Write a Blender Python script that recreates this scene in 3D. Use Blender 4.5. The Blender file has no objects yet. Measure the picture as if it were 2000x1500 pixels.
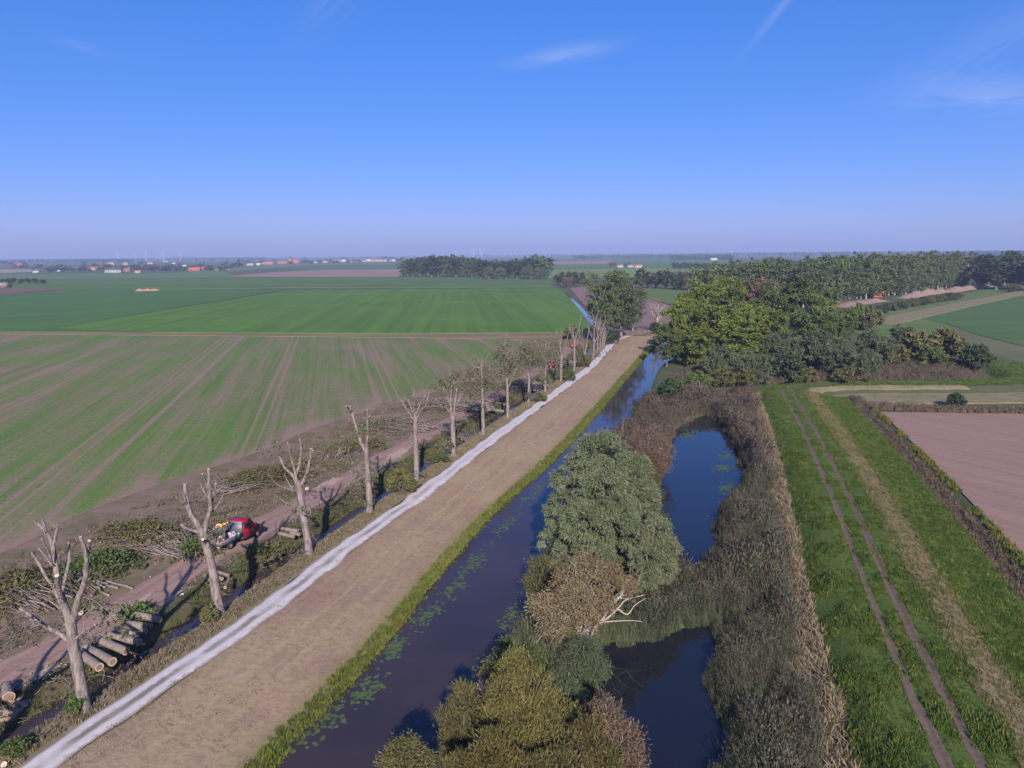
import bpy, math, random
import numpy as np
from mathutils import Vector, Matrix

SC = bpy.context.scene
COL = SC.collection
R = math.radians
random.seed(7)

# ------------------------------------------------------------------ camera
F_PX, PITCH, ROLL, HCAM = 1522.0, R(9.475), R(-0.43), 28.0
cam_rot = Matrix.Rotation(math.pi/2 - PITCH, 3, 'X') @ Matrix.Rotation(ROLL, 3, 'Z')
cd = bpy.data.cameras.new('camera'); cam = bpy.data.objects.new('camera', cd); COL.objects.link(cam)
cam.matrix_world = Matrix.Translation((0, 0, HCAM)) @ cam_rot.to_4x4()
cd.sensor_width = 36; cd.lens = 36*F_PX/2000; cd.clip_start = 0.5; cd.clip_end = 40000
SC.camera = cam
CR = np.array(cam_rot)

# ------------------------------------------------------------------ light
SUN_EL = R(26.0); SUN_AZ = math.atan2(0.07, -1.0)          # azimuth clockwise from +Y
sd = Vector((math.sin(SUN_AZ)*math.cos(SUN_EL), math.cos(SUN_AZ)*math.cos(SUN_EL), math.sin(SUN_EL)))
sl = bpy.data.lights.new('sun', 'SUN'); so = bpy.data.objects.new('sun', sl); COL.objects.link(so)
sl.energy = 5.0; sl.angle = R(0.55); sl.color = (1.0, 0.885, 0.79)
so.rotation_euler = sd.to_track_quat('Z', 'Y').to_euler(); so.location = (40, -80, 90)

world = bpy.data.worlds.new('World'); SC.world = world; world.use_nodes = True
def build_world():
    nt = world.node_tree; nt.nodes.clear()
    nd = lambda t: nt.nodes.new(t)
    out = nd('ShaderNodeOutputWorld'); bg = nd('ShaderNodeBackground'); sky = nd('ShaderNodeTexSky')
    sky.sky_type = 'NISHITA'; sky.sun_disc = False; sky.sun_elevation = SUN_EL; sky.sun_rotation = SUN_AZ
    sky.altitude = 0; sky.air_density = 0.8; sky.dust_density = 0.8; sky.ozone_density = 8.0
    tint = nd('ShaderNodeMix'); tint.data_type = 'RGBA'; tint.blend_type = 'MULTIPLY'; tint.inputs[0].default_value = 1
    tint.inputs[7].default_value = (0.1004, 0.1004, 0.1004, 1)
    # the camera's soft tone curve on the sky, as in the photograph
    gm = nd('ShaderNodeGamma'); gm.inputs[1].default_value = 0.6
    hs0 = nd('ShaderNodeHueSaturation'); hs0.inputs['Saturation'].default_value = 1.4
    hs = nd('ShaderNodeMix'); hs.data_type = 'RGBA'; hs.blend_type = 'MULTIPLY'; hs.inputs[0].default_value = 1; hs.inputs[7].default_value = (9.9, 8.25, 12.2, 1)
    nt.links.new(sky.outputs[0], tint.inputs[6]); nt.links.new(tint.outputs[2], gm.inputs[0]); nt.links.new(gm.outputs[0], hs0.inputs['Color']); nt.links.new(hs0.outputs[0], hs.inputs[6])
    tc = nd('ShaderNodeTexCoord'); sep = nd('ShaderNodeSeparateXYZ'); nt.links.new(tc.outputs['Generated'], sep.inputs[0])
    def m(op, a, b=None, c=None):
        n = nd('ShaderNodeMath'); n.operation = op
        for i, v in enumerate((a, b, c)):
            if v is None: continue
            if isinstance(v, (int, float)): n.inputs[i].default_value = v
            else: nt.links.new(v, n.inputs[i])
        return n.outputs[0]
    yy = m('MAXIMUM', sep.outputs[1], 0.05)
    u = m('DIVIDE', sep.outputs[0], yy); v = m('DIVIDE', sep.outputs[2], yy)
    total = None
    # faint cirrus wisps and a thin contrail: centre u, v, half length, half width, slope, strength
    for cu, cv, L, W, sl_, st in ((0.066, 0.240, .062, .010, .16, .32), (0.59, 0.19, .10, .022, -.02, .30), (-0.52, 0.252, .04, .008, -.28, .10), (0.32, 0.30, .014, .11, 0.0, .0),
                                  (-0.2, 0.32, .05, .03, .9, .12), (0.60, 0.262, .12, .03, .5, .12)):
        if st == 0: continue
        du = m('SUBTRACT', u, cu); dv = m('SUBTRACT', m('SUBTRACT', v, cv), m('MULTIPLY', du, sl_))
        cx = nd('ShaderNodeCombineXYZ'); nt.links.new(m('MULTIPLY', du, 9.0), cx.inputs[0]); nt.links.new(m('MULTIPLY', dv, 60.0), cx.inputs[1]); cx.inputs[2].default_value = cu*31
        nz = nd('ShaderNodeTexNoise'); nz.inputs['Scale'].default_value = 1.6; nz.inputs['Detail'].default_value = 7; nz.inputs['Roughness'].default_value = .62; nz.inputs['Distortion'].default_value = .8
        nt.links.new(cx.outputs[0], nz.inputs['Vector'])
        e = m('ADD', m('POWER', m('ABSOLUTE', m('DIVIDE', du, L)), 2.0), m('POWER', m('ABSOLUTE', m('DIVIDE', m('ADD', dv, m('MULTIPLY', m('SUBTRACT', nz.outputs[0], .5), W*3)), W)), 2.0))
        mask = m('MULTIPLY', m('EXPONENT', m('MULTIPLY', e, -1.2)), m('MULTIPLY', m('SMOOTH_MIN', nz.outputs[0], .9, .1), st))
        total = mask if total is None else m('ADD', total, mask)
    # contrail
    du = m('SUBTRACT', u, 0.335); dv = m('SUBTRACT', v, 0.30); off = m('SUBTRACT', du, m('MULTIPLY', dv, 0.80))
    con = m('MULTIPLY', m('EXPONENT', m('MULTIPLY', m('POWER', m('DIVIDE', off, .006), 2.0), -1.0)), m('MULTIPLY', m('EXPONENT', m('MULTIPLY', m('POWER', m('DIVIDE', dv, .05), 2.0), -1.0)), .12))
    total = m('ADD', total, con)
    cl = nd('ShaderNodeMix'); cl.data_type = 'RGBA'; nt.links.new(m('MINIMUM', total, .6), cl.inputs[0])
    nt.links.new(hs.outputs[2], cl.inputs[6]); cl.inputs[7].default_value = (8.2, 8.4, 9.8, 1)
    nt.links.new(cl.outputs[2], bg.inputs[0]); bg.inputs[1].default_value = 0.07
    nt.links.new(bg.outputs[0], out.inputs[0])
build_world()
SC.view_settings.view_transform = 'Standard'; SC.view_settings.look = 'None'; SC.view_settings.exposure = 0.52; SC.view_settings.gamma = 1.0
SC.view_settings.use_curve_mapping = False
SC.cycles.max_bounces = 6; SC.cycles.diffuse_bounces = 2; SC.cycles.glossy_bounces = 3; SC.cycles.transmission_bounces = 3
SC.cycles.transparent_max_bounces = 6; SC.cycles.volume_bounces = 1; SC.cycles.use_denoising = True
SC.cycles.sample_clamp_indirect = 4.0; SC.cycles.caustics_reflective = False; SC.cycles.caustics_refractive = False

# ------------------------------------------------------------------ plan helpers
def P(px, py, z=0.0):
    """survey a point of the photograph onto the level z: plan coordinates"""
    d = CR @ np.array([(px-1000)/F_PX, -(py-750)/F_PX, -1.0]); t = (z-HCAM)/d[2]
    return np.array([d[0]*t, d[1]*t, z])
def PL(px, py, Y):
    """the point at distance Y ahead that the photograph shows at px, py"""
    d = CR @ np.array([(px-1000)/F_PX, -(py-750)/F_PX, -1.0]); t = Y/d[1]
    return np.array([d[0]*t, Y, HCAM + d[2]*t])
def curve(pts, z=0.0):
    return np.array([P(x, y, z)[:2] for x, y in pts])
def resample(c, step=1.0, n=None):
    c = np.asarray(c, float)
    # Catmull-Rom through the points, then even spacing
    q = np.vstack([2*c[0]-c[1], c, 2*c[-1]-c[-2]]); out = []
    t = np.linspace(0, 1, 24 if len(c) < 60 else 4, endpoint=False)[None, :, None]; p0, p1, p2, p3 = (q[k:len(q)-3+k][:, None] for k in range(4))
    out = (.5*((2*p1)+(-p0+p2)*t+(2*p0-5*p1+4*p2-p3)*t*t+(-p0+3*p1-3*p2+p3)*t**3)).reshape(-1, c.shape[1]); out = np.vstack([out, c[-1:]])
    s = np.concatenate([[0], np.cumsum(np.linalg.norm(np.diff(out, axis=0), axis=1))])
    n = n or max(2, int(s[-1]/step)+1); u = np.linspace(0, s[-1], n)
    return np.stack([np.interp(u, s, out[:, k]) for k in range(out.shape[1])], 1)
def offset(c, d):
    t = np.gradient(c, axis=0); t /= np.linalg.norm(t, axis=1)[:, None] + 1e-9
    n = np.stack([t[:, 1], -t[:, 0]], 1)              # to the right of travel
    return c + n*np.asarray(d).reshape(-1, 1)
def near_curve(c, xy, chunk=20000):
    """signed distance (right positive) and arc index to a resampled curve"""
    t = np.gradient(c, axis=0); t /= np.linalg.norm(t, axis=1)[:, None]
    D = np.empty(len(xy)); I = np.empty(len(xy), int)
    for a in range(0, len(xy), chunk):
        q = xy[a:a+chunk]; dd = (q[:, None, 0]-c[None, :, 0])**2 + (q[:, None, 1]-c[None, :, 1])**2
        k = dd.argmin(1); v = q-c[k]; s = np.sign(v[:, 0]*t[k, 1]-v[:, 1]*t[k, 0]); D[a:a+chunk] = np.sqrt(dd[np.arange(len(q)), k])*s; I[a:a+chunk] = k
    return D, I
def in_poly(poly, xy):
    x, y = xy[:, 0], xy[:, 1]; r = np.zeros(len(xy), bool); n = len(poly)
    for i in range(n):
        x0, y0 = poly[i]; x1, y1 = poly[(i+1) % n]
        if y0 == y1: continue
        r ^= ((y0 > y) != (y1 > y)) & (x < (x1-x0)*(y-y0)/(y1-y0)+x0)
    return r
def poly_dist(poly, xy):
    """signed distance, negative inside"""
    best = np.full(len(xy), 60.); n = len(poly); lo_, hi_ = poly.min(0)-30, poly.max(0)+30; near_ = ((xy > lo_) & (xy < hi_)).all(1)
    if not near_.all():
        if near_.any(): best[near_] = poly_dist(poly, xy[near_])
        return best
    for i in range(n):
        a = poly[i]; b = poly[(i+1) % n]; ab = b-a; t = np.clip(((xy-a)@ab)/(ab@ab+1e-9), 0, 1)
        best = np.minimum(best, np.linalg.norm(xy-(a+t[:, None]*ab), axis=1))
    return np.where(in_poly(poly, xy), -best, best)
def sstep(a, b, x):
    t = np.clip((x-a)/(b-a), 0, 1); return t*t*(3-2*t)

# ------------------------------------------------------------------ mesh helpers
class MB:
    def __init__(s): s.V = []; s.F = []; s.M = []; s.n = 0; s.A = []
    def add(s, V, F, mi=0):
        V = np.asarray(V, 'f4').reshape(-1, 3); F = np.asarray(F, 'i4'); s.V.append(V); s.F.append(F+s.n); s.M.append(np.full(len(F), mi, 'i4')); s.n += len(V); return s
    def box(s, c, d, rz=0, mi=0, rot=None):
        x, y, z = np.array(d)/2; V = np.array([(-x,-y,-z),(x,-y,-z),(x,y,-z),(-x,y,-z),(-x,-y,z),(x,-y,z),(x,y,z),(-x,y,z)])
        Q = np.array(rot if rot is not None else Matrix.Rotation(rz, 3, 'Z')); V = V@Q.T + np.array(c)
        return s.add(V, [(3,2,1,0),(4,5,6,7),(0,1,5,4),(1,2,6,5),(2,3,7,6),(3,0,4,7)], mi)
    def prism(s, prof, a, b, mi=0, axis='Y'):
        """a closed (x, z) outline pushed from a to b along y"""
        n = len(prof); V = []
        for t in (a, b):
            for p in prof: V.append((p[0], t, p[1]) if axis == 'Y' else (t, p[0], p[1]))
        F = [(i, (i+1) % n, n+(i+1) % n, n+i) for i in range(n)]; s.add(V, F, mi)
        o = s.n-2*n; s.F.append(np.array([[o+i for i in range(n)][::-1]], 'i4')); s.F.append(np.array([[o+n+i for i in range(n)]], 'i4')); s.M += [np.array([mi], 'i4')]*2
        return s
    def tube(s, pts, rad, k=8, mi=0, cap0=False, cap1=True, bump=0.0, rng=None):
        pts = np.asarray(pts, float); m = len(pts); rad = np.broadcast_to(np.asarray(rad, float), (m,))
        T = np.gradient(pts, axis=0); T /= np.linalg.norm(T, axis=1)[:, None]+1e-9
        ref = np.array([0, 0, 1.]) if abs(T[0, 2]) < .9 else np.array([1., 0, 0])
        a = np.cross(ref, T[0]); a /= np.linalg.norm(a); ang = np.linspace(0, 2*np.pi, k, endpoint=False); V = []
        for i in range(m):
            a = a-T[i]*(a@T[i]); a /= np.linalg.norm(a)+1e-9; b = np.cross(T[i], a)
            rr = rad[i]*(1+(bump*rng.standard_normal(k) if bump and rng is not None else 0))
            V.append(pts[i]+(np.cos(ang)*rr)[:, None]*a+(np.sin(ang)*rr)[:, None]*b)
        V = np.vstack(V); j = np.arange(k); F = np.vstack([np.stack([i*k+j, i*k+(j+1) % k, (i+1)*k+(j+1) % k, (i+1)*k+j], 1) for i in range(m-1)])
        s.add(V, F, mi); o = s.n-m*k
        if cap0: s.F.append(np.array([o+j[::-1]], 'i4')); s.M.append(np.array([mi], 'i4'))
        if cap1: s.F.append(np.array([o+(m-1)*k+j], 'i4')); s.M.append(np.array([mi], 'i4'))
        return s
    def mesh(s, name, mats, smooth=False):
        me = bpy.data.meshes.new(name); V = np.vstack(s.V)
        me.vertices.add(len(V)); me.vertices.foreach_set('co', V.ravel())
        L = np.concatenate([f.ravel() for f in s.F]); k = np.concatenate([np.full(len(f), f.shape[1], 'i4') for f in s.F])
        me.loops.add(len(L)); me.loops.foreach_set('vertex_index', L.astype('i4'))
        me.polygons.add(len(k)); me.polygons.foreach_set('loop_start', np.concatenate([[0], np.cumsum(k)[:-1]]).astype('i4'))
        mats = mats if isinstance(mats, (list, tuple)) else [mats]
        for mm in mats: me.materials.append(mm)
        if len(mats) > 1: me.polygons.foreach_set('material_index', np.concatenate(s.M))
        if smooth: me.polygons.foreach_set('use_smooth', np.ones(len(k), bool))
        me.update(calc_edges=True)
        return me
    def build(s, name, mats, parent=None, smooth=False):
        return ob(name, s.mesh(name, mats, smooth), parent)
def ob(name, data=None, parent=None, loc=None, rz=None, sc=None):
    o = bpy.data.objects.new(name, data); COL.objects.link(o)
    if parent is not None: o.parent = parent
    if loc is not None: o.location = loc
    if rz is not None: o.rotation_euler = (0, 0, rz)
    if sc is not None: o.scale = (sc, sc, sc) if isinstance(sc, (int, float)) else sc
    return o
def tag(o, label, cat=None, group=None, kind=None):
    o['label'] = label
    if cat: o['category'] = cat
    if group: o['group'] = group
    if kind: o['kind'] = kind
    return o
def struct(o, label=None):
    o['kind'] = 'structure'
    if label: o['label'] = label
    return o
def copy_tree(o, parent=None, **kw):
    c = o.copy(); COL.objects.link(c); c.parent = parent
    for ch in o.children: copy_tree(ch, c)
    return c

# ------------------------------------------------------------------ material helpers
class NM:
    def __init__(s, name, rough=.9, spec=.2):
        s.m = bpy.data.materials.new(name); s.m.use_nodes = True; s.nt = s.m.node_tree
        s.b = s.nt.nodes['Principled BSDF']; s.b.inputs['Roughness'].default_value = rough; s.b.inputs['Specular IOR Level'].default_value = spec
        s.out = s.nt.nodes['Material Output']
    def n(s, t, **kw):
        x = s.nt.nodes.new(t)
        for k, v in kw.items(): setattr(x, k, v)
        return x
    def l(s, a, b): s.nt.links.new(a, b)
    def put(s, sock, v):
        if isinstance(v, bpy.types.NodeSocket): s.l(v, sock)
        elif isinstance(v, (tuple, list)): sock.default_value = (*v, 1) if len(v) == 3 and len(sock.default_value) == 4 else v
        else: sock.default_value = v
    def coord(s, kind='Object'): return s.n('ShaderNodeTexCoord').outputs[kind]
    def mapped(s, vec, rz=0, sc=(1, 1, 1)):
        a = s.n('ShaderNodeMapping'); a.inputs['Rotation'].default_value = (0, 0, rz); s.l(vec, a.inputs[0])
        b = s.n('ShaderNodeVectorMath', operation='MULTIPLY'); s.l(a.outputs[0], b.inputs[0]); b.inputs[1].default_value = sc
        return b.outputs[0]
    def noise(s, vec, scale, detail=4, rough=.6, dist=0):
        x = s.n('ShaderNodeTexNoise'); x.inputs['Scale'].default_value = scale; x.inputs['Detail'].default_value = detail; x.inputs['Roughness'].default_value = rough; x.inputs['Distortion'].default_value = dist
        s.l(vec, x.inputs['Vector']); return x.outputs[0]
    def vor(s, vec, scale, feat='F1'):
        x = s.n('ShaderNodeTexVoronoi', feature=feat); x.inputs['Scale'].default_value = scale; s.l(vec, x.inputs['Vector']); return x.outputs['Distance']
    def math(s, op, a, b=None, c=None, clamp=False):
        x = s.n('ShaderNodeMath', operation=op, use_clamp=clamp)
        for i, v in enumerate((a, b, c)):
            if v is not None: s.put(x.inputs[i], v)
        return x.outputs[0]
    def step(s, v, a, b, lo=0., hi=1.):
        x = s.n('ShaderNodeMapRange', interpolation_type='SMOOTHSTEP'); s.put(x.inputs[0], v)
        for i, q in enumerate((a, b, lo, hi)): x.inputs[i+1].default_value = q
        return x.outputs[0]
    def mix(s, f, a, b, mode='MIX'):
        x = s.n('ShaderNodeMix', data_type='RGBA', blend_type=mode); s.put(x.inputs[0], f); s.put(x.inputs[6], a); s.put(x.inputs[7], b); return x.outputs[2]
    def col(s, v): s.put(s.b.inputs['Base Color'], v); return s
    def bump(s, h, strength=.5, dist=.1):
        x = s.n('ShaderNodeBump'); x.inputs['Strength'].default_value = strength; x.inputs['Distance'].default_value = dist; s.l(h, x.inputs['Height']); s.l(x.outputs[0], s.b.inputs['Normal']); return s
def plain(name, c, rough=.6, metal=0., spec=.4, var=.12):
    """an even paint with a little dirt and fading"""
    m = NM(name, rough, spec); m.b.inputs['Metallic'].default_value = metal
    co = m.coord(); k = m.noise(co, 3.0, 5, .65)
    m.col(m.mix(m.step(k, .35, .75, 0, .8), c, tuple(x*(1-var*2)+.02*var for x in c))); return m.m
def soil(name, cols, scale=.2, fine=2.5, rows=None, bump=.25, rough=.95):
    """patchy ground: three colours, broad and fine noise, optional rows (angle, across, along)"""
    m = NM(name, rough, .15); co = m.coord()
    v = co if rows is None else m.mapped(co, rows[0], (rows[1], rows[2], 1))
    big = m.noise(v, scale, 5, .62, .4); f1 = m.noise(co, fine, 4, .7); mid = m.noise(v, scale*5, 3, .6)
    c = m.mix(m.step(big, .36, .64), cols[0], cols[1]); c = m.mix(m.step(mid, .45, .8, 0, .75), c, cols[2])
    c = m.mix(m.step(f1, .3, .75, 0, .45), c, tuple(x*.62 for x in cols[0])); m.col(c); m.bump(f1, bump, .08); return m

# ================================================================== THE LIE OF THE LAND
ZW = -1.1                                                   # water level of river and ponds
C = resample(np.vstack([[[-37.5, 2]], curve([(75,1500),(242,1385),(465,1231),(660,1082),(820,965),(965,855),(1095,760),(1155,715),(1197,670),(1222,658),(1262,650),(1330,645)], .4)]), .8)
RR = resample(np.array([[15.5, 2], [19.3, 20], [23.8, 37.3], [28.9, 56.8], [36.6, 83.7], [46.5, 120.3], [53.0, 146.5], [56.2, 154.5], [63, 159.2], [75, 160.6], [96, 159.8], [110, 164], [117, 178], [121, 196], [124, 215], [128, 240]]), .8)
LB = resample(np.vstack([[[-20.5, 2]], curve([(540,1500),(620,1410),(770,1240),(880,1100),(970,1000),(1060,920),(1130,850),(1190,780),(1240,720),(1290,670)], ZW), [[62, 275], [82, 300], [110, 330]]]), 1.0)
RB = resample(np.vstack([[[-13.0, 2]], curve([(860,1500),(925,1400),(1010,1240),(1075,1090),(1110,960),(1165,880),(1225,830),(1265,770),(1292,715)], ZW), [[52.5, 232], [63, 262], [83, 288], [112, 318]]]), 1.0)
RIVER = np.vstack([LB, RB[::-1]])
POND1 = resample(curve([(1288,950),(1300,880),(1322,838),(1375,812),(1412,832),(1446,890),(1462,940),(1420,985),(1398,1050),(1378,1110),(1340,1135),(1305,1090),(1290,1010),(1288,950)], ZW), .8)[:-1]
POND2 = resample(curve([(1120,1330),(1175,1262),(1290,1245),(1385,1215),(1405,1270),(1398,1340),(1412,1440),(1420,1560),(1440,1700),(1300,1720),(1220,1560),(1185,1450),(1120,1330)], ZW), .8)[:-1]
dike_left = -7.3

def hz(xy):
    xy = np.atleast_2d(np.asarray(xy, float)); h = np.zeros(len(xy))
    near = (xy[:, 0] > -75) & (xy[:, 0] < 215) & (xy[:, 1] > -25) & (xy[:, 1] < 345)
    q = xy[near]
    if not len(q): return h
    d, _ = near_curve(C, q); r, _ = near_curve(RR, q); wl, _ = near_curve(LB, q); wr, _ = near_curve(RB, q)
    p1 = poly_dist(POND1, q); p2 = poly_dist(POND2, q)
    inriv = (wl > 0) & (wr < 0)
    left = (wl <= 0)
    # left of the river: field, ditch, tree verge, path on the crown of the bank, slope to the water
    g = np.zeros(len(q))
    g += -.12*sstep(-16, -10, d)*(1-sstep(-9.5, -8.4, d))                           # worn logging track
    dit = np.maximum(sstep(-8.3, -6.7, d)*(1-sstep(-5.0, -3.2, d)), 0)
    g = g*(1-sstep(-9, -8, d)) + .4*sstep(-5.2, -2.2, d) - 1.25*dit
    g += .04*(1-np.minimum(1, np.abs(d)/1.6))
    bank = ZW + .165*np.maximum(-wl, 0) + .10*sstep(0, .5, -wl)
    hl = np.where(d > 1.2, np.minimum(np.maximum(g, .38), bank), np.minimum(g, np.maximum(bank, -.2)))
    hl = np.where((d > 1.2), np.minimum(hl, .4), hl)
    # right of the river: marsh, dike with the grass track, ditch, field
    dw = np.minimum(np.minimum(wr, p1), p2)
    mar = np.minimum(-.62, ZW+.28*np.maximum(dw, 0)+.1) + .15*np.sin(q[:, 0]*.7)*np.sin(q[:, 1]*.6)*sstep(1, 3, dw)
    crown = .95*(1-sstep(3.0, 9.5, np.abs(r))) - .12*np.exp(-((np.abs(r)-.93)/.3)**2)
    hr = np.where(r < 0, np.maximum(mar, crown*1.75-.75), crown - .9*np.exp(-((r-12.2)/1.1)**2)*(q[:, 1] < 140))
    hr = np.where(r > 13.5, np.maximum(hr, 0), hr)
    hr = np.where(r < 0, mar + (.95-mar)*(1-sstep(2.6, 7.2, -r)), hr) - np.where(r < 0, .12*np.exp(-((-r-.93)/.3)**2), 0)
    # marsh rises to field level far behind
    hr = np.where((r < -7), hr + (.0-hr)*sstep(172, 200, q[:, 1])*sstep(70, 90, q[:, 0]), hr)
    hr = np.where((r < -7), hr + (0-hr)*sstep(230, 275, q[:, 1]), hr)
    water = np.minimum(np.minimum(np.where(inriv, -np.minimum(-wr, wl), 1e3), p1), p2)
    hh = np.where(left, hl, hr)
    hh = np.where((wr > 0) & (water > 0), np.maximum(hh, ZW+.06), hh)
    hh = np.where(water <= 0, ZW - np.minimum(1.4, .12+.5*-water), hh)
    f = sstep(-75, -62, q[:, 0])*(1-sstep(195, 213, q[:, 0]))*(1-sstep(318, 343, q[:, 1]))*sstep(-25, -14, q[:, 1])
    h[near] = hh*f
    return h
def h1(x, y): return float(hz([[x, y]])[0])
def PG(px, py):
    """where the photograph's ray at px, py meets the ground"""
    w0 = P(px, py, 0.)
    if w0[1] > 352 or abs(w0[0]-70) > 150: return w0
    zs = np.linspace(1.6, -2.2, 77); w = np.array([P(px, py, z) for z in zs]); g = hz(w[:, :2]); k = int(np.argmax(w[:, 2] <= g))
    return np.array([w[k, 0], w[k, 1], g[k]])

def lines(dense, coarse):
    return np.unique(np.concatenate([dense] + [np.asarray(c, float) for c in coarse]))
far = np.array([60, 130, 240, 400, 650, 1000, 1600, 2600, 4200, 7000, 11000, 16000.])
gx = lines(np.arange(-62, 112, .62), [np.arange(112, 214, 2.5), -75-far[:], 214+far[:], [-66, -70, -75]])
gy = lines(np.arange(-16, 290, .75), [np.arange(290, 346, 3), [-25, -60, -200, -600], 345+far])
GX, GY = np.meshgrid(gx, gy); gxy = np.stack([GX.ravel(), GY.ravel()], 1); gz = hz(gxy)-.07
nx, ny = len(gx), len(gy); ii = (np.arange(ny-1)[:, None]*nx+np.arange(nx-1)[None]).ravel()
G = MB(); G.add(np.column_stack([gxy, gz]), np.stack([ii, ii+1, ii+nx+1, ii+nx], 1))
mg = soil('ground_cover', [(.075,.10,.04), (.12,.115,.06), (.06,.09,.028)], .08, 1.7)
struct(G.build('ground', mg.m, smooth=True), 'flat polder ground of rough grass and soil reaching to the horizon')

# ------------------------------------------------------------------ strips and sheets laid on the ground
def strip(name, a, b, mat, dz=.0, m=10, n=None, jit=(0, 0), skirt=.16, rng=np.random.default_rng(3), label=None, lift=None):
    """a sheet between two curves, draped on the ground, its rims tucked in; uv: u along (m), v across"""
    n = n or max(len(a), len(b)); a = resample(a, n=n); b = resample(b, n=n)
    ja = np.convolve(rng.standard_normal(n+4), [.15, .3, .4, .3, .15], 'valid')*jit[0]; jb = np.convolve(rng.standard_normal(n+4), [.15, .3, .4, .3, .15], 'valid')*jit[1]
    dirv = b-a; dirv /= np.linalg.norm(dirv, axis=1)[:, None]+1e-9; a = a+dirv*ja[:, None]; b = b+dirv*jb[:, None]
    t = np.linspace(0, 1, m+1); xy = (a[:, None]*(1-t[None, :, None])+b[:, None]*t[None, :, None]).reshape(-1, 2)
    z = hz(xy).reshape(n, m+1)+dz
    if lift is not None: z = z+lift(t)[None]
    z[:, 0] -= skirt; z[:, -1] -= skirt
    V = np.column_stack([xy, z.ravel()]); i = (np.arange(n-1)[:, None]*(m+1)+np.arange(m)[None]).ravel()
    mb = MB(); mb.add(V, np.stack([i, i+1, i+m+2, i+m+1], 1)); o = mb.build(name, mat, smooth=True)
    me = o.data; uv = me.uv_layers.new(name='UVMap'); s = np.concatenate([[0], np.cumsum(np.linalg.norm(np.diff((a+b)/2, axis=0), axis=1))])
    U = np.column_stack([np.repeat(s, m+1), np.tile(t, n)]); li = np.empty(len(me.loops), 'i4'); me.loops.foreach_get('vertex_index', li)
    uv.data.foreach_set('uv', U[li].astype('f4').ravel()); struct(o, label); return o
def uvsplit(m):
    s = m.n('ShaderNodeSeparateXYZ'); m.l(m.coord('UV'), s.inputs[0]); return s.outputs[0], s.outputs[1]
def sheet(name, pts, z, mat, label=None, skirt=.3, px=True):
    c = np.array([P(x, y, z)[:2] for x, y in pts]) if px else np.asarray(pts, float); n = len(c)
    mb = MB(); mb.add(np.column_stack([c, np.full(n, z)]), [list(range(n))])
    cc = c.mean(0); mb.add(np.vstack([np.column_stack([c, np.full(n, z)]), np.column_stack([c, np.full(n, z-skirt)])]), [(i, (i+1) % n, n+(i+1) % n, n+i) for i in range(n)])
    o = mb.build(name, mat); struct(o, label); return o

# gravel path: two pale wheel tracks, thin brown grass between them near the camera
m = NM('gravel', .95, .15); co = m.coord(); u, v = uvsplit(m)
nz = m.noise(co, 1.3, 5, .7); fine = m.noise(co, 9, 3, .8); patch = m.noise(co, .22, 4, .6)
mid = m.math('ABSOLUTE', m.math('SUBTRACT', m.math('ADD', v, m.math('MULTIPLY', m.math('SUBTRACT', nz, .5), .22)), .52))
c = m.mix(m.step(nz, .3, .7, 0, .9), (.60,.56,.545), (.49,.44,.42)); c = m.mix(m.step(fine, .45, .8, 0, .4), c, (.66,.61,.61))
midf = m.math('MULTIPLY', m.step(mid, .20, .05), m.math('MULTIPLY', m.step(patch, .30, .62, .15, 1.), m.step(u, 60, 125, .95, .12)))
c = m.mix(midf, c, (.20,.165,.13))
edge = m.math('MULTIPLY', m.step(m.math('ABSOLUTE', m.math('SUBTRACT', m.math('ADD', v, m.math('MULTIPLY', m.math('SUBTRACT', nz, .5), .3)), .5)), .36, .5), .85)
c = m.mix(edge, c, (.25,.20,.165)); m.col(c); m.bump(fine, .3, .05)
M_gravel = m.m
tv = np.linspace(0, 1, 11)
strip('gravel_path', offset(C, -1.08), offset(C, 1.05), M_gravel, dz=.03, m=10, jit=(.2, .2), skirt=.045, label='pale gravel path with two wheel tracks along the tree row')

# mown dry bank between path and river, greener at the water's edge
m = NM('dry_bank_grass', .95, .1); co = m.coord(); u, v = uvsplit(m)
along = m.n('ShaderNodeCombineXYZ'); m.l(m.math('MULTIPLY', u, .045), along.inputs[0]); m.l(m.math('MULTIPLY', v, 9.0), along.inputs[1])
st = m.noise(along.outputs[0], 1.5, 5, .65, .3); b1 = m.noise(co, .22, 5, .65); b2 = m.noise(co, 2.2, 5, .75); b3 = m.noise(co, .9, 4, .7)
b0 = m.noise(co, .07, 3, .6); c = m.mix(m.step(b1, .35, .65), (.325,.238,.155), (.28,.188,.138)); c = m.mix(m.step(b0, .42, .66, 0, .7), c, (.36,.275,.175)); tyre = m.step(m.math('ABSOLUTE', m.math('SUBTRACT', m.math('ADD', v, m.math('MULTIPLY', m.math('SUBTRACT', b0, .5), .25)), .34)), .028, .008, 0, .5); tyre2 = m.step(m.math('ABSOLUTE', m.math('SUBTRACT', m.math('ADD', v, m.math('MULTIPLY', m.math('SUBTRACT', b0, .5), .25)), .52)), .028, .008, 0, .5); c = m.mix(m.math('MAXIMUM', tyre, tyre2), c, (.40,.31,.20)); c = m.mix(m.step(st, .42, .72, 0, .85), c, (.36,.275,.16))
c = m.mix(m.step(b2, .40, .78, 0, .8), c, (.185,.13,.085)); c = m.mix(m.step(b3, .55, .75, 0, .55), c, (.31,.25,.115))
vv = m.math('ADD', v, m.math('MULTIPLY', m.math('SUBTRACT', b3, .5), .10))
g = m.mix(m.step(b2, .3, .7), (.125,.155,.03), (.19,.19,.045))
c = m.mix(m.step(vv, .70, .95), c, g); c = m.mix(m.step(v, .03, .0, 0, .5), c, (.2,.17,.11))
m.col(c); m.bump(m.math('ADD', b2, m.math('MULTIPLY', st, .5)), .55, .12); M_bank = m.m
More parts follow.
